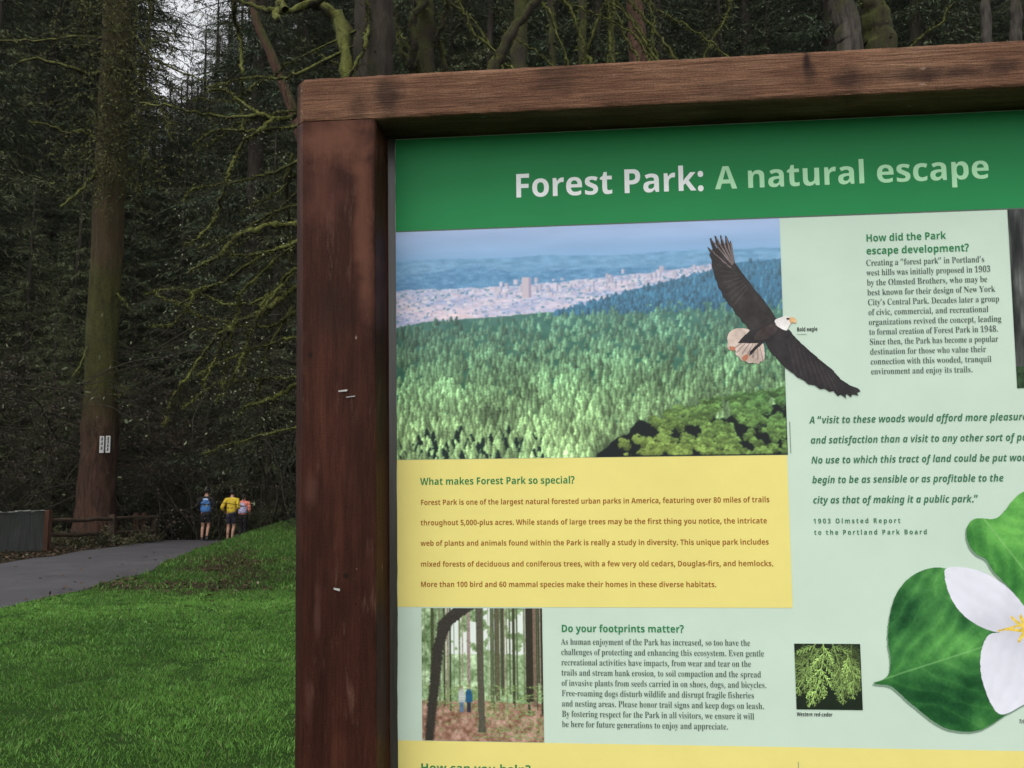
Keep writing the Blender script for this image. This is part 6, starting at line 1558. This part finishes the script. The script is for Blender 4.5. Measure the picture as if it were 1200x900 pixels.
# ---- the soaring eagle
def eagle():
    s = 2.2; x0, y0 = 822, 268; W, H = int(190 * s), int(205 * s)
    r_ = np.random.default_rng(1)
    cv = lambda P: [((820 + a * .239 - x0) * s, (265 + b * .239 - y0) * s) for a, b in P]
    yy, xx = np.mgrid[0:H, 0:W]
    img = np.zeros((H, W, 3)); A = np.zeros((H, W), bool)
    n = fbm(xx * .05, yy * .05, 4, 2)[..., None]

    def fill(P, c, amp=30, sm=1):
        m = poly_mask(W, H, smooth_poly(cv(P), sm) if sm else cv(P)); img[m] = (col(c) + (n - .5) * amp * 2)[m]; A[m] = True; return m
    fill([(185, 498), (250, 505), (310, 570), (320, 610), (315, 668), (296, 662), (290, 680), (262, 668), (240, 676), (224, 660), (205, 664), (190, 640), (172, 632), (176, 605), (150, 612), (132, 598), (136, 570), (132, 545), (150, 512)], (196, 176, 164), 40, 1)
    for q in range(7):
        fill([(150 + 26 * q, 610 + 9 * q), (158 + 26 * q, 612 + 9 * q), (225 + 12 * q, 560 + 6 * q), (222 + 12 * q, 556 + 6 * q)], (150, 132, 126), 20, 0)
    fill([(140, 590), (178, 590), (172, 612), (150, 612)], (176, 112, 84), 20); fill([(205, 640), (235, 625), (240, 650), (215, 668)], (180, 118, 92), 20)
    wing = [(33, 98), (50, 112), (62, 118), (48, 60), (56, 58), (84, 112), (70, 48), (78, 48), (104, 104), (98, 44), (106, 46), (122, 100), (124, 46), (132, 50), (146, 84), (150, 66), (158, 90), (164, 130), (172, 178), (200, 220), (235, 265), (270, 312), (318, 368), (352, 418), (376, 455), (380, 500), (300, 520), (240, 506), (226, 484), (205, 470), (196, 448), (176, 432), (160, 402), (140, 385), (126, 358), (112, 345), (104, 318), (88, 300), (84, 272), (70, 248), (66, 218), (56, 192), (58, 168), (46, 142), (52, 132)]
    fill(wing, (46, 40, 40), 16, 0)
    for (a, b) in (((150, 180), (58, 62)), ((158, 190), (80, 52)), ((162, 185), (104, 50)), ((150, 205), (46, 104)), ((165, 180), (128, 52)), ((166, 170), (150, 75))):
        fill([(a[0] - 4, a[1]), (b[0] - 2, b[1] + 6), (b[0] + 5, b[1] + 8), (a[0] + 5, a[1])], (122, 108, 106), 20, 0)
    for q in range(9):
        t_ = q / 8; fill([(160 + 70 * t_, 200 + 100 * t_), (168 + 70 * t_, 205 + 100 * t_), (75 + 90 * t_, 165 + 230 * t_), (70 + 90 * t_, 158 + 230 * t_)], (60, 52, 52), 14, 0)
    low = [(372, 452), (440, 512), (480, 558), (540, 614), (600, 664), (648, 702), (690, 750), (735, 780), (776, 796), (788, 810), (770, 818), (778, 832), (748, 824), (740, 838), (716, 822), (718, 846), (690, 826), (676, 834), (655, 808), (636, 812), (612, 796), (590, 800), (560, 780), (535, 778), (508, 755), (480, 742), (458, 722), (432, 705), (412, 690), (392, 668), (368, 640), (348, 622), (330, 592), (318, 566), (240, 640), (246, 615), (285, 575), (185, 574), (200, 556), (245, 510), (300, 500)]
    fill(low, (38, 34, 36), 14, 0)
    for q in range(8):
        t_ = q / 7; fill([(430 + 180 * t_, 560 + 130 * t_), (436 + 180 * t_, 562 + 130 * t_), (470 + 210 * t_, 720 + 95 * t_), (464 + 210 * t_, 722 + 95 * t_)], (54, 47, 48), 14, 0)
    fill([(300, 500), (375, 470), (380, 520), (320, 560), (250, 560)], (60, 50, 48), 24)
    fill([(362, 462), (395, 446), (430, 440), (452, 452), (448, 478), (432, 500), (425, 515), (400, 504), (376, 488)], (232, 226, 222), 20)
    fill([(440, 446), (462, 446), (474, 462), (472, 478), (460, 472), (442, 478), (436, 462)], (214, 170, 118), 24)
    fill([(424, 452), (438, 450), (440, 460), (426, 462)], (70, 56, 44), 10, 0)
    img += (r_.random((H, W, 1)) - .5) * 16
    p0, p1 = pn(x0 + 95, y0 + 102), None
    xa, za = pn(x0, y0 + 102)[0], pn(x0 + 95, y0)[1]; xb, zb = pn(x0 + 190, y0 + 102)[0], pn(x0 + 95, y0 + 205)[1]
    # shear of the view over this patch is removed by sampling the picture in panel space
    U, Vv = np.meshgrid(np.linspace(xa, xb, W), np.linspace(za, zb, H))
    return warp(img, A, x0, y0, s, U, Vv), (xa, zb, xb, za)


def warp(img, A, x0, y0, s, U, V):
    w3 = org[None, None] + U[..., None] * AX + REC * AY + V[..., None] * AZ - EYE
    cx_ = w3 @ b_right; cy_ = -(w3 @ b_up); cz_ = w3 @ b_fwd
    ix = np.round((600 + F * cx_ / cz_ - x0) * s).astype(int); iy = np.round((450 + F * cy_ / cz_ - y0) * s).astype(int)
    H, W = A.shape; ok = (ix >= 0) & (ix < W) & (iy >= 0) & (iy < H)
    ix = np.clip(ix, 0, W - 1); iy = np.clip(iy, 0, H - 1)
    return img[iy, ix], A[iy, ix] & ok


(im_, al_), cr_ = eagle()
grid_picture('eagle_picture', im_, cr_, 4, al_)


# ---- the trillium
def trillium():
    s = 1.9; x0, y0 = 1018, 566; W, H = int(262 * s), int(300 * s)
    cv = lambda P: [((900 + a * .3778 - x0) * s, (560 + b * .3778 - y0) * s) for a, b in P]
    yy, xx = np.mgrid[0:H, 0:W]; ax_ = x0 + xx / s; ay_ = y0 + yy / s
    img = np.zeros((H, W, 3)); A = np.zeros((H, W), bool)
    n = fbm(ax_ * .06, ay_ * .06, 5, 2)[..., None]; n2 = fbm(ax_ * .35, ay_ * .35, 4, 5)[..., None]

    def leaf(P, tip, basept, folds, c1, c2):
        m = poly_mask(W, H, smooth_poly(cv(P), 2))
        t_ = np.array([(900 + tip[0] * .3778), (560 + tip[1] * .3778)]); b_ = np.array([(900 + basept[0] * .3778), (560 + basept[1] * .3778)])
        ax2 = (b_ - t_) / np.linalg.norm(b_ - t_); nx = np.array([-ax2[1], ax2[0]])
        u = (ax_ - t_[0]) * ax2[0] + (ay_ - t_[1]) * ax2[1]; v = (ax_ - t_[0]) * nx[0] + (ay_ - t_[1]) * nx[1]
        ph = (np.abs(v) * .55 - u * .42) / 13 + (fbm(ax_ * .03, ay_ * .03, 2, 3) - .5) * 1.2
        rib = (np.abs((ph % 1) - .5) * 2)[..., None]
        k = np.clip(.22 + .35 * rib + (n - .5) * .8 - .0022 * (ay_ - 700)[..., None], 0, 1)
        for (fx, fy, fr_, fa) in folds:            # broad creases of the pictured leaf
            k = k + fa * np.exp(-(((ax_ - 900) / .3778 - fx) ** 2 + ((ay_ - 560) / .3778 - fy) ** 2) / fr_ ** 2)[..., None]
        k = np.clip(k, -.35, 1.15)
        c_ = col(c1) * (1 - k) + col(c2) * k + (n2 - .5) * 22
        mid = (np.abs(v) < 1.0)[..., None]; vl = (rib > .95)
        c_ = np.where(mid, c_ * .55 + col((140, 190, 120)) * .45, np.where(vl, c_ * .93 + col((150, 205, 130)) * .07, c_))
        img[m] = c_[m]; A[m] = True
    leaf([(547, 276), (500, 278), (455, 296), (420, 325), (393, 365), (380, 410), (372, 460), (370, 510), (380, 560), (378, 600), (366, 622), (318, 636), (345, 640), (378, 642), (402, 662), (440, 697), (490, 738), (530, 768), (580, 786), (640, 788), (690, 768), (730, 738), (800, 690), (830, 560), (800, 440), (680, 330)], (320, 636), (800, 480), ((425, 415, 70, -.55), (545, 325, 55, .25), (470, 350, 30, .3), (545, 520, 95, .55), (640, 520, 50, .3), (430, 590, 40, .3), (600, 665, 80, -.5), (480, 690, 50, -.4), (655, 745, 40, .35), (560, 760, 40, -.3), (610, 440, 40, -.3), (400, 640, 30, -.4)), (36, 92, 44), (92, 160, 78))
    leaf([(870, 10), (794, 38), (760, 65), (735, 100), (715, 122), (690, 128), (650, 121), (620, 140), (613, 165), (618, 200), (640, 235), (680, 252), (690, 280), (720, 312), (755, 348), (790, 400), (860, 440), (960, 380), (1000, 200), (950, 60)], (640, 90), (900, 420), ((640, 190, 40, -.6), (715, 285, 45, -.45), (775, 150, 80, .3), (700, 170, 40, .35), (775, 335, 40, -.6), (820, 60, 60, .2)), (56, 122, 52), (104, 176, 80))
    leaf([(820, 470), (900, 430), (960, 440), (985, 560), (960, 700), (900, 760), (850, 700), (830, 600)], (960, 760), (830, 470), (), (40, 96, 46), (90, 158, 78))

    def petal(P, ax0, ax1):
        m = poly_mask(W, H, smooth_poly(cv(P), 2))
        d_ = np.array(ax1) - np.array(ax0); d_ = d_ / np.linalg.norm(d_)
        v = (ax_ - 900) / .3778 * -d_[1] + (ay_ - 560) / .3778 * d_[0]
        st_ = np.sin(v * .16 + 7 * n[..., 0]) * 1.6
        img[m] = (col((224, 223, 233)) + st_[..., None] + (n - .5) * 14 - (26 * np.exp(-((ax_ - 1197) ** 2 + (ay_ - 740) ** 2) / 38 ** 2) + 16 * np.exp(-((ax_ - 1150) ** 2 + (ay_ - 730) ** 2) / 16 ** 2))[..., None])[m]; A[m] = True
    petal([(547, 276), (600, 275), (660, 287), (710, 315), (750, 345), (787, 388), (815, 430), (835, 470), (790, 478), (716, 480), (670, 468), (620, 440), (582, 402), (558, 355), (547, 310)], (560, 290), (820, 470))
    petal([(682, 482), (722, 478), (800, 468), (850, 480), (890, 560), (880, 650), (830, 690), (790, 702), (755, 725), (716, 737), (690, 702), (670, 650), (659, 610), (657, 560), (664, 520)], (715, 730), (810, 480))
    petal([(815, 440), (850, 360), (910, 300), (960, 310), (975, 380), (930, 450), (860, 490)], (950, 320), (830, 470))
    for (a, b, c_) in (((712, 474), (790, 455), 5), ((752, 430), (800, 470), 7), ((775, 510), (800, 470), 7), ((780, 425), (805, 470), 9), ((740, 470), (800, 475), 6), ((850, 500), (810, 470), 8), ((840, 420), (808, 465), 8)):
        d_ = np.array([b[0] - a[0], b[1] - a[1]], float); q = np.array([-d_[1], d_[0]]) / np.linalg.norm(d_) * c_
        m = poly_mask(W, H, cv([(a[0] - q[0] * .5, a[1] - q[1] * .5), (b[0] - q[0], b[1] - q[1]), (b[0] + q[0], b[1] + q[1]), (a[0] + q[0] * .5, a[1] + q[1] * .5)]))
        img[m] = (col((222, 190, 78)) + (n2 - .5) * 80)[m]; A[m] = True
    xa, za = pn(x0, y0 + 150)[0], pn(x0 + 100, y0)[1]; xb, zb = pn(x0 + 262, y0 + 150)[0], pn(x0 + 100, y0 + 300)[1]
    U, V = np.meshgrid(np.linspace(xa, xb, W), np.linspace(za, zb, H))
    return warp(img, A, x0, y0, s, U, V), (xa, zb, xb, za)


(im_, al_), cr_ = trillium()
grid_picture('trillium_picture', im_, cr_, 3, al_)
# soft printed shadow line of the cut-out flower
sh_a = np.zeros_like(al_); sh_a[5:, :-3] = al_[:-5, 3:]
grid_picture('trillium_shadow_print', np.tile(col((120, 146, 124)), (*al_.shape, 1)), cr_, 2, sh_a)

# staples and paper left on the post
m_steel = simple_mat('dull_staple_steel', (.40, .39, .37), (.24, .23, .21), 50, .4, .5)
for (px, py, w_, h_, tilt) in ((402, 458, .0062, .0011, .05), (411, 465, .006, .0005, .1), (395, 690.5, .0042, .0015, -.2)):
    a_ = fr(px, py); m = MB()
    c_, s_ = math.cos(tilt), math.sin(tilt)
    m.box((-w_, -.0014, -h_), (w_, .0004, h_), jit=.0003)
    m.V = [np.stack([v[:, 0] * c_ - v[:, 2] * s_ + a_[0], v[:, 1] - .0004, v[:, 0] * s_ + v[:, 2] * c_ + a_[1]], -1) for v in m.V]
    m.build('staple', m_steel, board)
